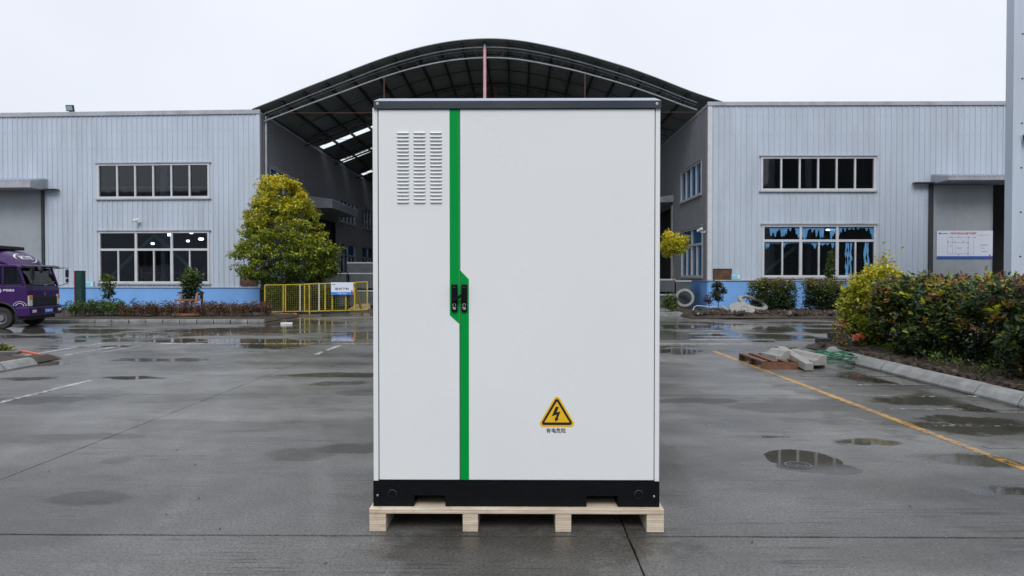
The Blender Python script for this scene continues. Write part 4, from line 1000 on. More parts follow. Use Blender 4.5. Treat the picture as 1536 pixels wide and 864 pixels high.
for i, (px, py, L, lab, m_) in enumerate(((424, 472.5, 1.1, 'orange red plastic strip on the ground before the fence', MATS['orange_plastic']), (465, 474.5, .85, 'grey brown plank lying in front of the yellow fence', mat('grey_plank', (.12, .10, .08), .6)), (429, 487, .34, 'white strip lying on the wet ground before the fence', INKW))):
    p = atZ(px, py); o = MB().bar((-L / 2, 0, .035), (L / 2, .1, .035), .12, .06).build(['plastic_strip', 'plank', 'white_strip'][i], m_); o.location = p; tag(o, lab, ['plastic strip', 'plank', 'strip'][i])
# ================================================================= grey steel bins
BIN = mat('grey_steel_bin', (.07, .082, .092), .5, .15, 3, dirt=((.08, .08, .08), .5))
def steelbin(x0, x1, y0, y1, z0, z1, label, group):
    t = thing('steel_bin', ((x0 + x1) / 2, (y0 + y1) / 2, z0), label, 'bin', group=group); e = .03
    MB().box(x0, x1, y0, y0 + e, z0 + .1, z1).build('side_panel', BIN, t); MB().box(x0, x1, y1 - e, y1, z0 + .1, z1).build('side_panel', BIN, t)
    MB().box(x0, x0 + e, y0 + e, y1 - e, z0 + .1, z1 - .001).build('side_panel', BIN, t); MB().box(x1 - e, x1, y0 + e, y1 - e, z0 + .1, z1 - .001).build('side_panel', BIN, t)
    MB().box(x0 + e, x1 - e, y0 + e, y1 - e, z0 + .1, z0 + .14).build('bottom', BIN, t)
    mb = MB(); mb.box(x0 - .03, x1 + .03, y0 - .03, y0 - .001, z1 - .06, z1 + .01); mb.box(x0 - .03, x0 - .001, y0, y1, z1 - .06, z1 + .009); mb.box(x1 + .001, x1 + .03, y0, y1, z1 - .06, z1 + .009); mb.build('rim', FLASH, t)
    for fx in (x0 + .1, x1 - .1):
        for fy in (y0 + .1, y1 - .1): MB().box(fx - .05, fx + .05, fy - .05, fy + .05, z0, z0 + .1).build('foot', DARKM, t)
g = 'grey steel bins behind the fence'
YB1 = 33.5
def bx(px): return xat(px, YB1)
z1_ = atY(490, 409.5, YB1).z; z2_ = atY(530, 393, YB1 + 1).z
steelbin(bx(469), bx(519), YB1, YB1 + 1.2, .0, .85, 'bottom left grey steel bin behind the fence', g); steelbin(bx(469), bx(519), YB1, YB1 + 1.2, .86, z1_, 'upper left grey steel bin behind the fence, beside the tree', g)
steelbin(bx(521), bx(572), YB1 + .4, YB1 + 1.6, .0, .85, 'bottom right grey steel bin behind the fence', g); steelbin(bx(521), bx(572), YB1 + .4, YB1 + 1.6, .86, z1_, 'middle right grey steel bin behind the fence', g)
steelbin(bx(508), bx(558), YB1 + 1.8, YB1 + 3., 0, z2_, 'tall rear grey steel bin behind the fence', g)
YB2 = 30.4
def bx(px): return xat(px, YB2)
g2 = 'grey steel bins beside the right warehouse'
steelbin(bx(975), bx(1012), YB2, YB2 + 1.1, 0, .75, 'lower grey steel bin behind the green bush', g2); steelbin(bx(972), bx(1012), YB2, YB2 + 1.1, .76, 1.42, 'upper grey steel bin behind the green bush', g2)
steelbin(bx(1014), bx(1036), YB2, YB2 + 1.1, 0, 1.36, 'narrow grey steel bin behind the upright concrete ring', g2)
# ================================================================= rings, lids, debris (right far)
RINGM = mat('pale_concrete', (.25, .245, .23), .6, .15, 6, bump=.2)
def ringobj(c, R_, r_, h, tilt, az, label, name='concrete_ring', cat='concrete ring'):
    M = Matrix.Translation(c) @ Matrix.Rotation(az, 4, 'Z') @ Matrix.Rotation(tilt, 4, 'X')
    t = thing(name, c, label, cat); MB().ring(M, [(R_, -h / 2), (R_, h / 2), (R_ * .93, h / 2 + .02), (r_, h / 2 + .02), (r_, -h / 2)], 40).build('outer_ring', RINGM, t, bevel=.01); return t, M
p = atY(1027, 447.5, 30.0); ringobj(p, .41, .29, .26, math.radians(80), math.radians(-12), 'upright concrete ring leaning between bush and blue plinth')
p = atY(1129, 459, 26.3); ringobj(p + Vector((0, 0, .12)), .58, .42, .07, math.radians(28), math.radians(28), 'pale ring tilted on the soil in front of the wide clipped shrub')
p = atY(1113, 465.5, 25.5); M = Matrix.Translation(p + Vector((0, 0, .04))) @ Matrix.Rotation(math.radians(30), 4, 'X')
t = thing('round_lid', p, 'pale round lid lying on the soil left of the tilted ring', 'lid'); mb = MB(); mb.tube(M @ Vector((0, 0, -.035)), M @ Vector((0, 0, .035)), .46, 40); mb.build('lid_disc', RINGM, t, bevel=.01)
mb = MB()
for k in range(24):
    a, b = k / 24 * 6.283, (k + 1) / 24 * 6.283; mb.tube(M @ Vector((.14 * math.cos(a) + .1, .14 * math.sin(a), .04)), M @ Vector((.14 * math.cos(b) + .1, .14 * math.sin(b), .04)), .008, 4)
mb.build('lid_mark', INK, t)
p = atY(1094, 468, 25.9); t = thing('stone_slab', p, 'narrow pale slab leaning on the rubble left of the round lid', 'slab'); MB().bar(p + Vector((-.18, .3, .2)), p + Vector((.12, -.25, -.05)), .2, .05).build('slab', RINGM, t, bevel=.01)
p = atZ(1037, 473); t = thing('bent_pipe', p, 'thin bent white pipe at the left end of the soil strip', 'pipe'); MB().path([p, p + Vector((.12, .05, .32)), p + Vector((.25, .1, .38)), p + Vector((1.1, .3, .30))], .014, 6).build('pipe', CAMW, t)
p = atZ(1212, 477.5); o = MB().box(-.7, .7, -.12, .12, .002, .03).build('white_strip', INKW); o.location = p; tag(o, 'white strip lying in front of the right soil strip', 'strip')
# dark blocks near the bush
BLK = mat('black_block', (.03, .032, .034), .6, .2, 5); o = atZ(1245, 515.5)
for i, (dx, dy, z, w_) in enumerate(((-.12, 0, 0, .36), (.28, .03, 0, .38), (.2, .05, .13, .4))):
    t = thing('paving_block', o + Vector((dx, dy, z)), ['dark block at the left of the small stack by the bush', 'dark block at the right bottom of the small stack by the bush', 'dark block lying on top of the small stack by the bush'][i], 'block', group='dark blocks stacked by the yellow bush')
    MB().box(o.x + dx - w_ / 2, o.x + dx + w_ / 2, o.y + dy - .1, o.y + dy + .1, z + .001, z + .125).build('block', BLK, t, bevel=.01)
p = atY(1283, 505, 13.3); t = thing('litter_bag', p, 'orange and white bag caught in the foot of the yellow bush', 'litter'); mb = MB()
for k in range(9): a = [Vector((random.uniform(-.09, .09), random.uniform(-.15, .05), random.uniform(-.07, .07))) + p for _ in range(3)]; mb.k = k % 2; mb.add(a, [(0, 1, 2)])
for q in (-.05, .06): mb.k = 0; mb.boxm(Matrix.Translation(p + Vector((q, -.12, q * .3))) @ Matrix.Rotation(.6, 4, 'Y'), .11, .04, .07)
mb.build('bag', [MATS['orange_plastic'], INKW], t)
# ================================================================= wooden support frame around the sapling
FW = mat('brown_stake', (.22, .095, .05), .65, .25, 8)
t = thing('tree_support', atZ(283, 478), 'brown wooden stake frame around the young tree', 'tree support')
def P2(px, py, Y): return atY(px, py, Y)
for (a, b) in (((272, 441, 24.7), (265.5, 478, 24.0)), ((296, 440, 24.7), (289, 478.5, 24.0)), ((281, 442, 25.9), (276, 470, 26.6)), ((303, 441, 25.9), (303, 468, 26.6))):
    MB().tube(P2(*b), P2(*a), .045, 8).build('stake', FW, t)
for (a, b) in (((262, 450.5, 24.55), (303, 449.5, 24.55)), ((259, 472, 23.98), (299, 471.5, 23.98))):
    MB().bar(P2(*a), P2(*b), .07, .07).build('crossbar', FW, t)
# pylon sign
YPy = 25.2; a = atY(111.5, 406, YPy); b = atY(122.5, 463, YPy)
t = thing('pylon_sign', (a.x, YPy, .1), 'narrow dark green upright panel with a red edge near the truck', 'sign')
MB().box(a.x + .05, b.x, YPy, YPy + .25, .05, a.z - .03).build('panel', mat('dark_green_panel', (.01, .055, .05), .4, .1), t)
mb = MB(); mb.box(a.x, a.x + .048, YPy - .02, YPy + .26, .05, a.z); mb.box(a.x + .049, b.x + .01, YPy - .02, YPy + .26, a.z - .029, a.z); mb.build('edge_strip', mat('dark_red_edge', (.16, .015, .02), .4, .1), t)

# ================================================================= brown pallet with kerb pieces, plank, hose
PW = mat('wet_brown_pallet', (.14, .06, .034), .6, .3, 9, bump=.4); PWD = mat('dark_pallet_wood', (.05, .03, .02), .7, .2, 9)
nl = atZ(1142, 553.5); pl_ = thing('wooden_pallet', nl, 'broken brown pallet lying beside the yellow line', 'pallet')
PWd = atZ(1216, 553.5).x - nl.x; PD = atZ(1124, 541).y - nl.y; hh_ = .11
def plc(u, v, z): return Vector((nl.x + u, nl.y + v, z))
for v in (0, PD * .5, PD): 
    a = MB().bar(plc(0 + .0, v, hh_ / 2), plc(PWd, v, hh_ / 2), .05, hh_ - .004).build('bearer', PW if v == 0 else PWD, pl_)
for k in range(5):
    u = .05 + k * PWd / 4.6; MB().bar(plc(u, -.02, hh_ + .012), plc(u, PD + .03, hh_ + .012 + random.uniform(0, .01)), .085, .022).build('slat', PW, pl_)
o = atZ(1112, 533); t = thing('thin_plank', o, 'thin dark plank lying across the back of the brown pallet', 'plank'); MB().bar(atY(1113, 531.5, 12.7), atY(1158, 535.2, 12.55), .09, .03).build('plank', PWD, t)
prof_c = [(0, 0), (0, .13), (.03, .135), (.10, .12), (.16, .16), (.22, .235), (.28, .25), (.36, .25), (.36, 0)]
def kpiece(px, py, L, ang, label, z0=0.0):
    o = atZ(px, py, z0); t = thing('kerb_piece', o, label, 'kerb stone', rz=0, group='loose kerb stones by the pallet')
    d = Vector((math.cos(ang), math.sin(ang), 0)); n_ = Vector((d.y, -d.x, 0))
    a = [o + n_ * u * .74 + Vector((0, 0, v * .68)) for u, v in prof_c]
    MB().prism(a, d * L).build('stone', RINGM, t, bevel=.008)
kpiece(1164, 541.5, .5, math.radians(99), 'pale loose kerb stone lying on the back of the brown pallet', .1)
kpiece(1217, 548.5, 1.0, math.radians(96), 'long pale loose kerb stone at the right of the brown pallet', .06)
o = atZ(1228, 552); t = thing('support_block', o, 'dark block under the long loose kerb stone', 'block'); MB().box(o.x - .12, o.x + .1, o.y, o.y + .3, 0.001, .058).build('block', BLK, t)
o = atZ(1212, 554); t = thing('square_beam', o, 'pale square beam leaning on the loose kerb stone', 'beam'); MB().bar(atZ(1214, 550.5, .07), atZ(1214, 550.5, .07) + Vector((-.02, 1.15, .16)), .14, .12).build('beam', RINGM, t, bevel=.008)
t = thing('garden_hose', atZ(1258, 545), 'coiled green hose lying at the end of the near kerb', 'hose'); o = atZ(1252, 543.5)
pts = []
for k in range(230):
    a = k * .16; R_ = .30 + .10 * math.sin(k * .05) + .05 * math.sin(k * .33); pts.append(o + Vector((R_ * 1.05 * math.cos(a) + .08 * math.sin(k * .02), R_ * .95 * math.sin(a), .03 + .0007 * k + .015 * math.sin(k * .7))))
pts += [o + Vector((.55, -.1, .08)), o + Vector((.75, -.25, .18)), o + Vector((.85, -.05, .17))]
mb = MB(); mb.smooth = True; mb.path(pts, .011, 6); mb.build('hose', mat('green_hose', (.012, .13, .065), .35, .1), t)
# leaves and bits scattered on the ground
def bit(px, py, s, m_, label, name='fallen_leaf', cat='leaf'):
    p = atZ(px, py); o = MB().add([(-s, 0, .006), (0, -s * .5, .004), (s, 0, .012), (0, s * .5, .005)], [(0, 1, 2, 3)]).build(name, m_, fixn=False); o.location = p; o.rotation_euler = (0, 0, random.uniform(0, 3)); tag(o, label, cat, 'dead leaves on the wet concrete')
LB = mat('dead_leaf', (.05, .03, .02), .6)
for px, py, d in ((265, 676, 'in the middle of the left yard'), (330, 795, 'on the front joint left of the cabinet'), (488, 846, 'near the bottom edge left of the pallet'), (250, 773, 'right of the damp patch at lower left'), (298, 749, 'above the front joint left of the cabinet'), (74, 707, 'far left below the long joint'), (293, 698, 'just below the mid yard leaf'), (1128, 815, 'below the front joint right of the pallet'), (1480, 651, 'across the yellow line near the right edge'), (1365, 760, 'at lower right below the puddles')):
    bit(px, py, .013, LB, 'small dark dead leaf on the wet concrete ' + d)
# manhole in the puddle
MH = mat('wet_cast_iron', (.075, .075, .075), .25, .3, 20); p = atZ(1197, 698)
t = thing('drain_cap', p, 'small round drain cap under the puddle right of the cabinet', 'drain cap')
MB().ring(Matrix.Translation((p.x, p.y, 0)), [(.105, .0005), (.105, .004), (.088, .004), (.088, .0005)], 40).build('outer_rim', MH, t)
MB().ring(Matrix.Translation((p.x, p.y, 0)), [(.066, .0005), (.066, .0035), (.056, .0035), (.056, .0005)], 40).build('inner_rim', MH, t)

# ================================================================= shipping pallet and cabinet
PLY = mat('plywood', (.60, .51, .39), .65, .14, 6, bump=.2, stretch=(1, 1, 6)); 
def plymat():
    T = NT('laminated_wood_blocks'); P_ = T.pos(); v = T.mapping(P_, (3, 3, 42)); n1 = T.noise(v, 1., 3); n2 = T.noise(P_, 14, 5)
    c = T.mix(T.mr(n1, .35, .65), (.52, .42, .31), (.72, .64, .52)); c = T.mix(T.mr(n2, .55, .75, 0, .5), c, (.28, .19, .13))
    wv = T.n('ShaderNodeTexWave', wave_type='BANDS', bands_direction='Z'); T.l(P_, wv.inputs[0]); wv.inputs['Scale'].default_value = 22; wv.inputs['Distortion'].default_value = 1.2
    c = T.mix(T.mr(wv.outputs['Fac'], .0, .12, .6, 0), c, (.2, .13, .08))
    T.l(c, T.b.inputs['Base Color']); T.b.inputs['Roughness'].default_value = .7; T.l(T.bump(n1, .3, .004), T.b.inputs['Normal']); return T.m
LAM = plymat()
pf = atZ(554, 797.5); YP = pf.y; zdeck = atY(554, 762.5, YP).z; xp0 = pf.x; xp1 = atY(996, 797, YP).x
sp_ = thing('shipping_pallet', ((xp0 + xp1) / 2, YP, 0), 'pale plywood pallet under the white cabinet', 'pallet')
PDp = 1.42; bh = zdeck - .03
for a, b in ((554, 579), (694, 717), (833, 857), (970, 996)):
    xa, xb = atY(a, 790, YP).x, atY(b, 790, YP).x
    MB().box(xa, xb, YP, YP + PDp, .001, bh - .001).build('stringer', LAM, sp_, bevel=.003)
# deck: front board, then boards behind
nb_ = 8; bw = PDp / nb_
for k in range(nb_):
    mb = MB(); y0 = YP - .004 + k * bw; mb.box(xp0, xp1, y0, y0 + bw - .006, bh, zdeck); mb.build('deck_board', LAM if k == 0 else PLY, sp_, bevel=.003)
YC = YP + .035
def cx(px, py=440, Y=YC): return atY(px, py, Y).x
def cz(py, px=768, Y=YC): return atY(px, py, Y).z
def whitemat():
    T = NT('white_powder_coat'); P_ = T.pos(); sp = T.n('ShaderNodeSeparateXYZ'); T.l(P_, sp.inputs[0])
    n1 = T.noise(P_, .9, 3); n2 = T.noise(T.mapping(P_, (1, 1, .8)), 1.4, 5, .6); sm = T.noise(P_, 170, 2)
    c = T.mix(T.mr(n1, .3, .7), (.725, .75, .762), (.755, .778, .785))
    c = T.mix(T.mr(n2, .4, .9, 0, .04), c, (.60, .60, .59))
    low_ = T.mr(sp.outputs['Z'], .32, .62, 1, 0); dots = T.math('LESS_THAN', T.voro(P_, 90).outputs['Distance'], .16); pk = T.math('GREATER_THAN', T.noise(P_, 14, 2), .55)
    c = T.mix(T.math('MULTIPLY', T.math('MULTIPLY', dots, pk), T.math('MULTIPLY', low_, .35)), c, (.35, .33, .3))
    T.l(c, T.b.inputs['Base Color']); T.l(T.mr(n2, .3, .7, .24, .36), T.b.inputs['Roughness'])
    b1 = T.bump(T.noise(P_, 1.6, 1), .06, .02); T.l(T.bump(sm, .03, .001, b1), T.b.inputs['Normal']); return T.m
WHT = whitemat()
BLK2 = mat('black_powder_coat', (.0035, .0045, .006), .5, .15, 30, bump=.05, bscale=300, dirt=((.014, .015, .016), .25), spec=.15)
CAPM = mat('charcoal_powder_coat', (.022, .031, .043), .38, .06, 3, bump=.03, bscale=300)
GRN = mat('green_stripe', (.0, .285, .05), .5, .03, 2, spec=.08); SLOT = mat('dark_gap', (.006, .006, .007), .8, .1, spec=.1)
x0 = cx(559.8, 700); x1 = cx(989.3, 700); zb = zdeck + .001; zt = cz(147); DEP = 1.33
cb = thing('electrical_cabinet', ((x0 + x1) / 2, YC, zb), 'tall white electrical cabinet with green stripe and black plinth', 'cabinet')
# plinth with fork pockets
zp = cz(722.5); fz = cz(743.5)
def slotbox(y0, y1, za, zc, m_):
    mb = MB(); s = [(cx(620), cx(668)), (cx(880), cx(928))]
    xs_ = [x0, s[0][0], s[0][1], s[1][0], s[1][1], x1]
    mb.box(x0, x1, y0, y1, fz, zc)
    for a, b in ((xs_[0], xs_[1]), (xs_[2], xs_[3]), (xs_[4], xs_[5])): mb.box(a, b, y0, y1, za, fz - .0005)
    return mb
slotbox(YC, YC + .004, zb, zp, None).build('plinth_front', BLK2, cb)
mb = MB(); mb.box(x0 + .0005, x0 + .004, YC + .004, YC + DEP, zb, zp - .0005); mb.box(x1 - .004, x1 - .0005, YC + .004, YC + DEP, zb, zp - .0005); mb.box(x0, x1, YC + DEP, YC + DEP + .004, zb, zp)
for a in (cx(620), cx(668), cx(880), cx(928)): mb.box(a - .002, a + .002, YC + .005, YC + DEP - .01, zb, fz)
mb.box(x0 + .01, x1 - .01, YC + .005, YC + DEP - .01, fz + .001, fz + .004)
mb.build('plinth_sides', BLK2, cb)
RIMM = mat('worn_hole_rim', (.035, .04, .045), .3, .1)
for px in (588.5, 958):
    p = Vector((cx(px, 741), YC, cz(741))); r = .0235
    MB().ring(Matrix.Translation(p + Vector((0, -.0008, 0))) @ Matrix.Rotation(math.pi / 2, 4, 'X'), [(r * 1.1, 0), (r * 1.1, .0015), (r, .004), (r, 0)], 24).build('hole_rim', RIMM, cb)
    MB().tube(p + Vector((0, -.0012, 0)), p + Vector((0, -.0002, 0)), r, 24).build('lifting_hole', SLOT, cb)
SCR = mat('bolt_steel', (.45, .46, .48), .35, .1, 9, .6)
def screw(px, py, r=.009, Y=YC):
    p = Vector((cx(px, py), Y, cz(py))); M = Matrix.Translation(p) @ Matrix.Rotation(math.pi / 2, 4, 'X')
    MB().ring(M, [(r, 0), (r, .002), (r * .75, .003), (0.0001, .003), (.0001, 0)], 14).build('screw', SCR, cb)
screw(566.3, 743.5, .006); screw(981, 744, .006)
# upper lip
xa = cx(568.3); xb = cx(981.3)
MB().box(xa - .004, xb + .004, YC + .004, YC + .05, zp + .0005, cz(719.5)).build('plinth_lip', BLK2, cb)
# carcass and doors
zc0 = zp + .001; zc1 = cz(161)
MB().box(x0 + .003, x1 - .003, YC + .03, YC + DEP - .004, zc0 + .03, zc1).build('carcass', WHT, cb, bevel=.004)
MB().box(x0 + .001, cx(566.8), YC + .004, YC + .12, zc0, zc1).build('corner_post', WHT, cb, bevel=.004)
MB().box(cx(982.8), x1 - .001, YC + .004, YC + .12, zc0, zc1).build('corner_post', WHT, cb, bevel=.004)
MB().box(cx(566.9), cx(982.7), YC + .028, YC + .0295, zc0 + .02, zc1).build('door_seal', SLOT, cb)
zd0 = cz(720.2); zd1 = cz(163.8); YD = YC + .0015; xm_ = cx(689.7)
dl = MB().box(cx(568.2), xm_ - .0025, YD, YD + .024, zd0, zd1).build('door', WHT, cb, bevel=.0035, label='narrow left door with louvres')
dr = MB().box(xm_ + .0025, cx(981.6), YD, YD + .024, zd0, zd1).build('door', WHT, cb, bevel=.0035, label='wide right door with the warning sign')
MB().box(xm_ - .0022, xm_ - .0004, YD + .003, YD + .028, zd0, zd1).build('gap_gasket', mat('grey_gasket', (.22, .21, .2), .7), dl)
e = .0008
zA = lambda py: cz(py)
xs1, xs2 = cx(674.6), xm_ - .003
MB().prism([(xs1, YD - e, zd1 - .001), (xs1, YD - e, zA(473)), (xs2, YD - e, zA(486)), (xs2, YD - e, zd1 - .001)], (0, e * .6, 0)).build('green_stripe', GRN, dl)
xs3, xs4 = xm_ + .003, cx(703.3)
MB().prism([(xs3, YD - e, zA(405.5)), (xs3, YD - e, zd0 + .001), (xs4, YD - e, zd0 + .001), (xs4, YD - e, zA(419))], (0, e * .6, 0)).build('green_stripe', GRN, dr)
# louvres
lm = None
for c_, (a, b) in enumerate(((595.7, 614.3), (620.4, 638.9), (645., 663.7))):
    for r in range(20):
        py = 199.3 + r * 5.47; z = cz(py); xa_, xb_ = cx(a), cx(b)
        mb = MB(); h = .0075; o_ = .0105; n = 6
        top = []; 
        xsn = [xa_, xa_ + .006, xb_ - .006, xb_]; dd_ = [0.0, 1, 1, 0.0]
        vs = []
        for x_, k_ in zip(xsn, dd_): vs += [(x_, YD - .0002, z + h), (x_, YD - .0002 - o_ * k_ * .75, z + h * .25), (x_, YD - .0002 - o_ * k_, z - h * .35)]
        fs = []
        for i in range(3):
            for j in range(2): fs.append((i * 3 + j, (i + 1) * 3 + j, (i + 1) * 3 + j + 1, i * 3 + j + 1))
        mb.smooth = False; mb.add(vs, fs); mb.k = 1; mb.add([(xa_, YD - .0006, z + h * .1), (xb_, YD - .0006, z + h * .1), (xb_, YD - .0006, z - h * .42), (xa_, YD - .0006, z - h * .42)], [(0, 1, 2, 3)])
        mb.build('louvre', [WHT, SLOT], dl, fixn=False)
# handles
def handle(pxa, pxb, door):
    xa_, xb_ = cx(pxa), cx(pxb); z0_, z1_ = cz(466.5), cz(426.5)
    hb = MB().box(xa_, xb_, YD - .014, YD - .001, z0_, z1_).build('handle', BLK2, door, bevel=.003)
    mb = MB(); m_ = (xa_ + xb_) / 2; mb.hexa([(xa_ + .004, YD - .022, z0_ + .05), (xb_ - .004, YD - .022, z0_ + .05), (xb_ - .004, YD - .0142, z0_ + .05), (xa_ + .004, YD - .0142, z0_ + .05), (xa_ + .004, YD - .030, z1_ - .012), (xb_ - .004, YD - .030, z1_ - .012), (xb_ - .004, YD - .0142, z1_ - .012), (xa_ + .004, YD - .0142, z1_ - .012)])
    mb.build('grip', BLK2, hb, bevel=.003)
    mb = MB(); mb.prism([(xa_ + .003, YD - .012, z0_ - .0005), (xb_ - .003, YD - .012, z0_ - .0005), (m_, YD - .012, z0_ - .009)], (0, .01, 0)); mb.build('handle_tip', BLK2, hb)
    mb = MB(); r = .0085; zz = z0_ + .036
    def arc(cx0, cz0, r, a0, a1, n=9): 
        pts = [Vector((cx0 + r * math.cos(a), YD - .0146, cz0 + r * math.sin(a))) for a in np.linspace(a0, a1, n)]; mb.path(pts, .0011, 4)
    arc(m_, zz, r, -.6, math.pi + .6); arc(m_, z0_ + .018, r, math.pi - .9, 2 * math.pi + .5)
    mb.tube((m_ - .009, YD - .0146, z0_ + .026), (m_ + .006, YD - .0146, z0_ + .010), .0011, 4); mb.tube((m_ + .005, YD - .0146, z0_ + .026), (m_ - .003, YD - .0146, z0_ + .016), .0011, 4)
    mb.build('lock_mark', INKW, hb); arc_ = None
    MB().path([Vector((m_ + .008 * math.cos(a), YD - .0305, z1_ - .022 + .004 * math.sin(a))) for a in np.linspace(.3, 2.8, 7)], .0007, 4).build('grip_mark', INK, hb)
    return hb
hL = handle(677.2, 686.3, dl); handle(692.2, 701, dr)
MB().bar(Vector((cx(680), YD - .033, cz(451))), Vector((cx(693.5), YD - .033, cz(442.5))), .008, .017).build('hasp_bar', BLK2, hL, bevel=.003)
# roof cap with chamfer
yc0 = YC - .012; zk0 = cz(162.3, 768, yc0); zk1 = cz(151, 768, yc0); zk2 = zk1 + .022; ch = .03; X0 = cx(560.2, 155, yc0); X1 = cx(992, 155, yc0); Y1 = YC + DEP + .012
mb = MB(); vs = []
for (o_, z) in ((0, zk0), (0, zk1), (ch, zk2)): vs += [(X0 + o_, yc0 + o_, z), (X1 - o_, yc0 + o_, z), (X1 - o_, Y1 - o_, z), (X0 + o_, Y1 - o_, z)]
fs = [(3, 2, 1, 0), (8, 9, 10, 11)]
for l_ in range(2):
    for i in range(4): fs.append((l_ * 4 + i, l_ * 4 + (i + 1) % 4, l_ * 4 + 4 + (i + 1) % 4, l_ * 4 + 4 + i))
mb.add(vs, fs); mb.mi = [1 if i >= 6 else 0 for i in range(len(fs))]; mb.build('top_cap', [CAPM, mat('sky_sheen_cap_edge', (.34, .38, .46), .25, .1, 8)], cb)  # chamfer coloured pale to paint in the sky it mirrors
screw(566.5, 156, .0085, yc0); screw(985, 157, .0085, yc0)
# warning triangle
TY = mat('warning_yellow', (.80, .47, .01), .4, .02); TK = INKK
def tri(cxp, top, bot, hw, rpx, m_, off, name, hole=None):
    """rounded triangle plate"""
    A = [(cxp, top), (cxp + hw, bot), (cxp - hw, bot)]; pts = []
    for i in range(3):
        p = Vector(A[i]); a = (Vector(A[i - 1]) - p).normalized(); b = (Vector(A[(i + 1) % 3]) - p).normalized()
        ang = a.angle(b); bis = (a + b).normalized(); c = p + bis * (rpx / math.sin(ang / 2)); s = p + a * (rpx / math.tan(ang / 2)); t_ = p + b * (rpx / math.tan(ang / 2))
        a0 = math.atan2(s.y - c.y, s.x - c.x); a1 = math.atan2(t_.y - c.y, t_.x - c.x)
        while a1 - a0 > math.pi: a1 -= 2 * math.pi
        while a1 - a0 < -math.pi: a1 += 2 * math.pi
        for k in range(9): a_ = a0 + (a1 - a0) * k / 8; pts.append((c.x + rpx * math.cos(a_), c.y + rpx * math.sin(a_)))
    P3 = [(cx(x, y), YD - off, cz(y)) for x, y in pts]
    return MB().prism(P3, (0, .0006, 0)).build(name, m_, dr)
tri(835.4, 590.2, 640.3, 29.5, 5, TY, .0012, 'warning_triangle', None)
tri(835.4, 595.2, 637.4, 25.0, 3.2, TK, .0020, 'triangle_border', None)
tri(835.4, 602.0, 633.4, 18.9, .3, TY, .0028, 'triangle_field', None)
bp = [(833.5, 610), (838.2, 610), (835, 618.3), (840.6, 616.8), (836.7, 627.6), (838.2, 628.3), (832.9, 632.5), (831.8, 625.8), (833.7, 626.8), (835, 621.6), (827.6, 624.4)]
MB().prism([(cx(x, y), YD - .0036, cz(y)) for x, y in bp], (0, .0006, 0)).build('lightning_bolt', TK, dr)
text('有电危险', cz(642.2) - cz(649.8), (cx(819.3, 646), YD - .0006, cz(649.6)), (1, 0, 0), (0, 0, 1), INKK, dr, width=cx(849) - cx(819.3), name='warning_lettering', bold=.018)

# ================================================================= purple truck
PUR = mat('purple_truck_paint', (.034, .005, .085), .3, .05, 2, coat=.1, coords='obj'); PURD = mat('dark_purple_trim', (.02, .012, .035), .4, .1)
TYRE = mat('tyre_rubber', (.02, .02, .021), .75, .2, 20); RIM = mat('wheel_rim', (.16, .15, .18), .4, .2); BLP = mat('black_plastic', (.015, .015, .016), .45, .15)
HL = mat('headlight_glass', (.62, .65, .68), .08, .15, 20); ORL = mat('orange_indicator', (.75, .22, .03), .15, .05); PLATE = mat('blue_plate', (.03, .14, .60), .35, .05); CH = mat('chassis_black', (.018, .018, .02), .6, .2)
WIN = glassmat('windscreen_glass', (.34, .38, .42)); GREYB = mat('seat_grey', (.05, .05, .055), .8)
hd = math.radians(9)
N0 = atY(39.5, 416, 19.75); N0.z = 0
tk = thing('delivery_truck', N0, 'purple delivery truck parked at the left edge before the grey door', 'truck', rz=hd)
Mt = Matrix.Translation(N0) @ Matrix.Rotation(hd, 4, 'Z')
class TB(MB):
    def build(s, *a, **k): s.v = [tuple(Mt @ Vector(v)) for v in s.v]; return MB.build(s, *a, **k)
Wt = 1.88
# lower cab with wheel arch
wxc, wzc, wr, ar = -.70, .315, .315, .42
lowp = [(-1.65, .42), (wxc - ar, .42)] + [(wxc + ar * math.cos(a), wzc + ar * math.sin(a)) for a in np.linspace(math.pi - .25, .25, 10)] + [(wxc + ar, .42), (-.02, .42), (0, .62), (.0, 1.10), (-.03, 1.24), (-1.65, 1.24)]
TB().prism([(x, 0, z) for x, z in lowp], (0, Wt, 0)).build('cab_body', PUR, tk, bevel=.02)
up = [(-.03, 1.241), (-.20, 1.78), (-1.65, 1.80), (-1.65, 1.241)]
mb = TB()
for y in (.03, Wt - .03):
    mb.bar((-.045, y, 1.24), (-.215, y, 1.80), .06, .06); mb.bar((-.62, y, 1.24), (-.62, y, 1.79), .055, .07) ; mb.bar((-1.25, y, 1.24), (-1.25, y, 1.79), .055, .07); mb.bar((-.12, y, 1.26), (-1.6, y, 1.25), .05, .06)
mb.box(-1.65, -1.28, .0, Wt, 1.241, 1.80); mb.build('cab_pillar', PUR, tk, bevel=.01)
TB().prism([(-.16, -.02, 1.79), (-.24, -.02, 1.87), (-1.66, -.02, 1.89), (-1.66, -.02, 1.79)], (0, Wt + .04, 0)).build('cab_roof', PUR, tk, bevel=.02)
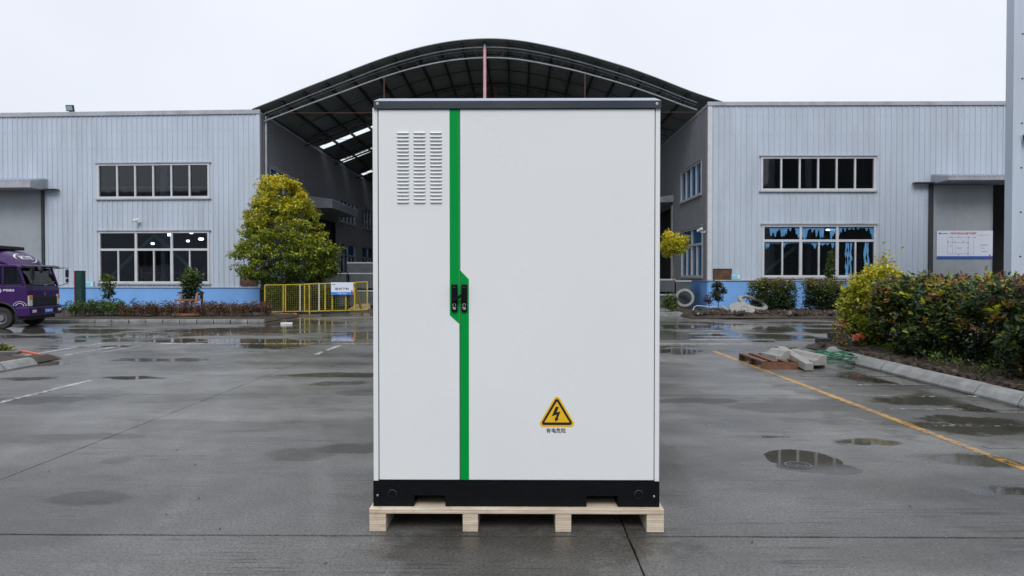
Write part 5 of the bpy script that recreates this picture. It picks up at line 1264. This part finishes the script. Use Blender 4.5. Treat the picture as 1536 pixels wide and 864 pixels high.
# fairing: rounded, curved prism with domed section
mb = TB(); mb.smooth = True; fp_ = [(-.22, 1.875), (-.30, 1.99), (-.48, 2.15), (-.72, 2.27), (-1.0, 2.33), (-1.5, 2.36), (-1.66, 2.36)]; n = 13; vs = []
for (x, z) in fp_:
    for k in range(n):
        s = -1 + 2 * k / (n - 1); y = Wt / 2 + s * Wt / 2 * .97; drop = (1 - math.sqrt(max(0, 1 - (abs(s)) ** 5)))
        vs.append((x - .25 * abs(s) ** 3, y, 1.875 + (z - 1.875) * (1 - drop * .9)))
fs = [(i * n + k, i * n + k + 1, (i + 1) * n + k + 1, (i + 1) * n + k) for i in range(len(fp_) - 1) for k in range(n - 1)]
b0 = len(vs); mb.add(vs, fs)
mb.prism([(-.5, .005, 1.88), (-.9, .005, 2.1), (-1.66, .005, 2.22), (-1.66, .005, 1.88)], (0, .03, 0)); mb.prism([(-.5, Wt - .035, 1.88), (-.9, Wt - .035, 2.1), (-1.66, Wt - .035, 2.22), (-1.66, Wt - .035, 1.88)], (0, .03, 0))
mb.build('roof_fairing', PUR, tk, fixn=False)
TB().box(-1.75, -.84, .3, Wt - .3, 2.33, 2.44).build('roof_unit', BLP, tk, bevel=.02)
TB().prism([(-.12, -.03, 1.80), (-.02, -.03, 1.80), (.03, -.03, 1.83), (-.14, -.03, 1.875)], (0, Wt + .06, 0)).build('sun_visor', PURD, tk, bevel=.008)
# logo on fairing : text curved as plates on the dome
FX = [p_[0] for p_ in fp_]; FZ = [p_[1] for p_ in fp_]; FLn = [0]
for i in range(1, len(FX)): FLn.append(FLn[-1] + math.hypot(FX[i] - FX[i - 1], FZ[i] - FZ[i - 1]))
def dome(y, l, off=.012):
    x = float(np.interp(l, FLn, FX)); z = float(np.interp(l, FLn, FZ)); s_ = (y - Wt / 2) / (Wt / 2 * .97)
    dr_ = (1 - math.sqrt(max(0, 1 - abs(s_) ** 5))); return Mt @ Vector((x - .25 * abs(s_) ** 3 + off * .6, y, 1.875 + (z - 1.875) * (1 - dr_ * .9) + off * .8))
lg = text('KYE', .16, (0, 0, 0), (1, 0, 0), (0, 1, 0), INKW, None, width=.62, bold=.03)
lg.parent = tk; MW[lg] = MW[tk]; inv_ = MW[tk].inverted()
for v in lg.data.vertices: v.co = inv_ @ dome(.50 + v.co.x, .20 + v.co.y)
def swoosh(a0, a1):
    mb = MB(); P_ = []
    for k in range(15):
        a = a0 + (a1 - a0) * k / 14; wd = .004 + .03 * math.sin(math.pi * k / 14)
        for r_ in (1 - wd * 2.2, 1 + wd * 2.2): P_.append(dome(.81 + .47 * r_ * math.cos(a), .28 + .21 * r_ * math.sin(a)))
    mb.add(P_, [(2 * k, 2 * k + 2, 2 * k + 3, 2 * k + 1) for k in range(14)]); mb.build('logo_swoosh', INKW, tk, fixn=False)
swoosh(1.7, 3.4); swoosh(4.75, 6.5)
# glass
TB().hexa([(-.055, .06, 1.27), (-.055, Wt - .06, 1.27), (-.065, Wt - .06, 1.27), (-.065, .06, 1.27), (-.205, .06, 1.78), (-.205, Wt - .06, 1.78), (-.215, Wt - .06, 1.78), (-.215, .06, 1.78)]).build('windscreen', WIN, tk)
for y in (.012, Wt - .018):
    TB().prism([(-.09, y, 1.27), (-.21, y, 1.77), (-.6, y, 1.77), (-.6, y, 1.27)], (0, .005, 0)).build('side_window', WIN, tk)
    TB().prism([(-.65, y, 1.27), (-.65, y, 1.77), (-1.22, y, 1.77), (-1.22, y, 1.27)], (0, .005, 0)).build('side_window', WIN, tk)
# door skin seam & lower dip of the window
TB().box(-.30, -.296, -.004, .001, .5, 1.25).build('door_seam', PURD, tk)
mb = TB(); mb.box(-.32, -.06, .15, .55, 1.243, 1.30); mb.build('dashboard', GREYB, tk)
mb = TB()
for y in (.25, 1.15): mb.box(-1.1, -.75, y, y + .48, 1.0, 1.3); mb.box(-1.2, -1.08, y, y + .48, 1.25, 1.72)
mb.build('seat', GREYB, tk, bevel=.03)
MB().ring(Mt @ Matrix.Translation((-.38, 1.35, 1.36)) @ Matrix.Rotation(-1.0, 4, 'Y'), [(.17, -.012), (.17, .012), (.15, .012), (.15, -.012)], 20).build('steering_wheel', BLP, tk)
TB().bar((-.10, 1.05, 1.262), (-.17, 1.5, 1.30), .16, .012).build('paper_sheet', INKW, tk)
for y in (.35, 1.0): TB().bar((-.035, y, 1.25), (-.09, y + .5, 1.38), .02, .015).build('wiper', BLP, tk)
# front face
TB().box(.001, .02, .30, Wt - .12, .66, .92).build('grille', BLP, tk, bevel=.008)
for k in range(4): TB().box(.0205, .028, .34, Wt - .16, .69 + .06 * k, .71 + .06 * k).build('grille_bar', CH, tk)
for y0, y1 in ((.06, .28), (Wt - .20, Wt - .03)):
    h = TB().box(-.03, .03, y0, y1, .65, .96).build('headlight', HL, tk, bevel=.02)
    TB().box(-.0, .036, y0 + .02, y1 - .01, .83, .97).build('indicator', ORL, h, bevel=.01)
bmp = TB().prism([(-.30, -.02, .36), (.06, -.02, .36), (.09, -.02, .42), (.07, -.02, .62), (-.28, -.02, .62)], (0, Wt + .04, 0)).build('bumper', PUR, tk, bevel=.02)
for y in (.14, Wt - .28): TB().box(.085, .097, y, y + .2, .46, .54).build('fog_lamp', HL, bmp, bevel=.008)
TB().box(.082, .092, .56, .64 + .9, .43, .58).build('bumper_intake', BLP, bmp)
pt_ = TB().box(.093, .099, .80, 1.28, .43, .56).build('number_plate', PLATE, tk)
mb = TB(); 
for k in range(6): mb.box(.0992, .1005, .84 + k * .07, .88 + k * .07, .46, .53)
mb.build('plate_marks', INKW, pt_)
MB().ring(Mt @ Matrix.Translation((.012, .98, 1.0)) @ Matrix.Rotation(math.pi / 2, 4, 'Y'), [(.05, -.005), (.05, .008), (.035, .008), (.035, -.005)], 16).build('front_emblem', RIM, tk)
# side markings
o_ = Mt @ Vector((-.86, -.003, 1.09)); sx_ = Mt.to_3x3() @ Vector((1, 0, 0))
text('跨越速运', .07, o_ + sx_ * .24, sx_, (0, 0, 1), INKW, tk, width=.30, bold=.015)
MB().ring(Mt @ Matrix.Translation((-.72, -.002, 1.11)) @ Matrix.Rotation(math.pi / 2, 4, 'X'), [(.055, 0), (.055, .003), (.035, .003), (.035, 0)], 18).build('door_emblem', INKW, tk)
mb = MB()
for R_, n in ((.17, 14), (.105, 10)):
    for k in range(n - 1):
        a, b = [math.pi * (q + .0) / (n - 1) for q in (k, k + .7)]; c0 = Vector((-.18, -.004, .66)); mb.tube(Mt @ (c0 + Vector((R_ * math.cos(a), 0, R_ * .8 * math.sin(a)))), Mt @ (c0 + Vector((R_ * math.cos(b), 0, R_ * .8 * math.sin(b)))), .009 if n == 14 else .012, 4)
mb.build('arch_logo', INKW, tk)
# wheel arch, chassis, wheels, mirrors, cargo box
mb = TB(); pts = [(wxc + (ar + .03) * math.cos(a), -.015, wzc + (ar + .03) * math.sin(a)) for a in np.linspace(0.2, math.pi - .2, 14)]
mb.path(pts, .028, 6); mb.build('wheel_arch', BLP, tk)
TB().box(-5.0, -.25, .5, Wt - .5, .38, .55).build('chassis', CH, tk)
TB().box(-1.25, -.08, .1, Wt - .1, .25, .43).build('engine_guard', CH, tk)
def wheel(x, y):
    M = Mt @ Matrix.Translation((x, y, wzc)) @ Matrix.Rotation(math.pi / 2, 4, 'X')
    w_ = MB().ring(M, [(wr, -.09), (wr, .09), (wr * .94, .11), (wr * .6, .11), (wr * .55, .06), (wr * .55, -.11), (wr * .94, -.11)], 36).build('wheel', TYRE, tk)
    MB().ring(M, [(wr * .55, .05), (wr * .55, .09), (wr * .3, .03), (wr * .28, .10), (0.001, .10), (0.001, .0)], 24).build('rim', RIM, w_)
wheel(wxc, .10); wheel(wxc, Wt - .12); wheel(-3.6, .12); wheel(-3.6, Wt - .12)
mb = TB(); mb.path([(-.14, Wt - .02, 1.77), (.02, Wt + .22, 1.80), (.08, Wt + .34, 1.80), (.08, Wt + .34, 1.30), (-.04, Wt + .0, 1.22)], .013, 6); mi_ = mb.build('mirror_arm', BLP, tk)
TB().box(.06, .11, Wt + .25, Wt + .40, 1.50, 1.74).build('mirror', BLP, mi_, bevel=.015); TB().box(.06, .11, Wt + .27, Wt + .39, 1.34, 1.45).build('mirror', BLP, mi_, bevel=.015)
mb = TB(); mb.path([(-.14, .02, 1.77), (.12, -.05, 1.80), (.20, -.02, 1.78), (.18, -.02, 1.32), (-.02, .0, 1.24)], .013, 6); mi_ = mb.build('mirror_arm', BLP, tk)
TB().box(.15, .20, -.12, .06, 1.44, 1.74).build('mirror', BLP, mi_, bevel=.015)
M = Mt @ Matrix.Translation((.22, .30, 1.72)) @ Matrix.Rotation(1.3, 4, 'Y'); MB().ring(M, [(.0001, 0), (.10, 0), (.10, .02), (.06, .05), (.0001, .06)], 18).build('round_mirror', BLP, mi_)
TB().path([(-.1, .1, 1.79), (.1, .2, 1.82), (.22, .30, 1.76)], .01, 5)
TB().box(-5.2, -1.85, -.05, Wt + .05, .62, 2.45).build('cargo_box', PUR, tk, bevel=.02)

bpy.context.view_layer.update()
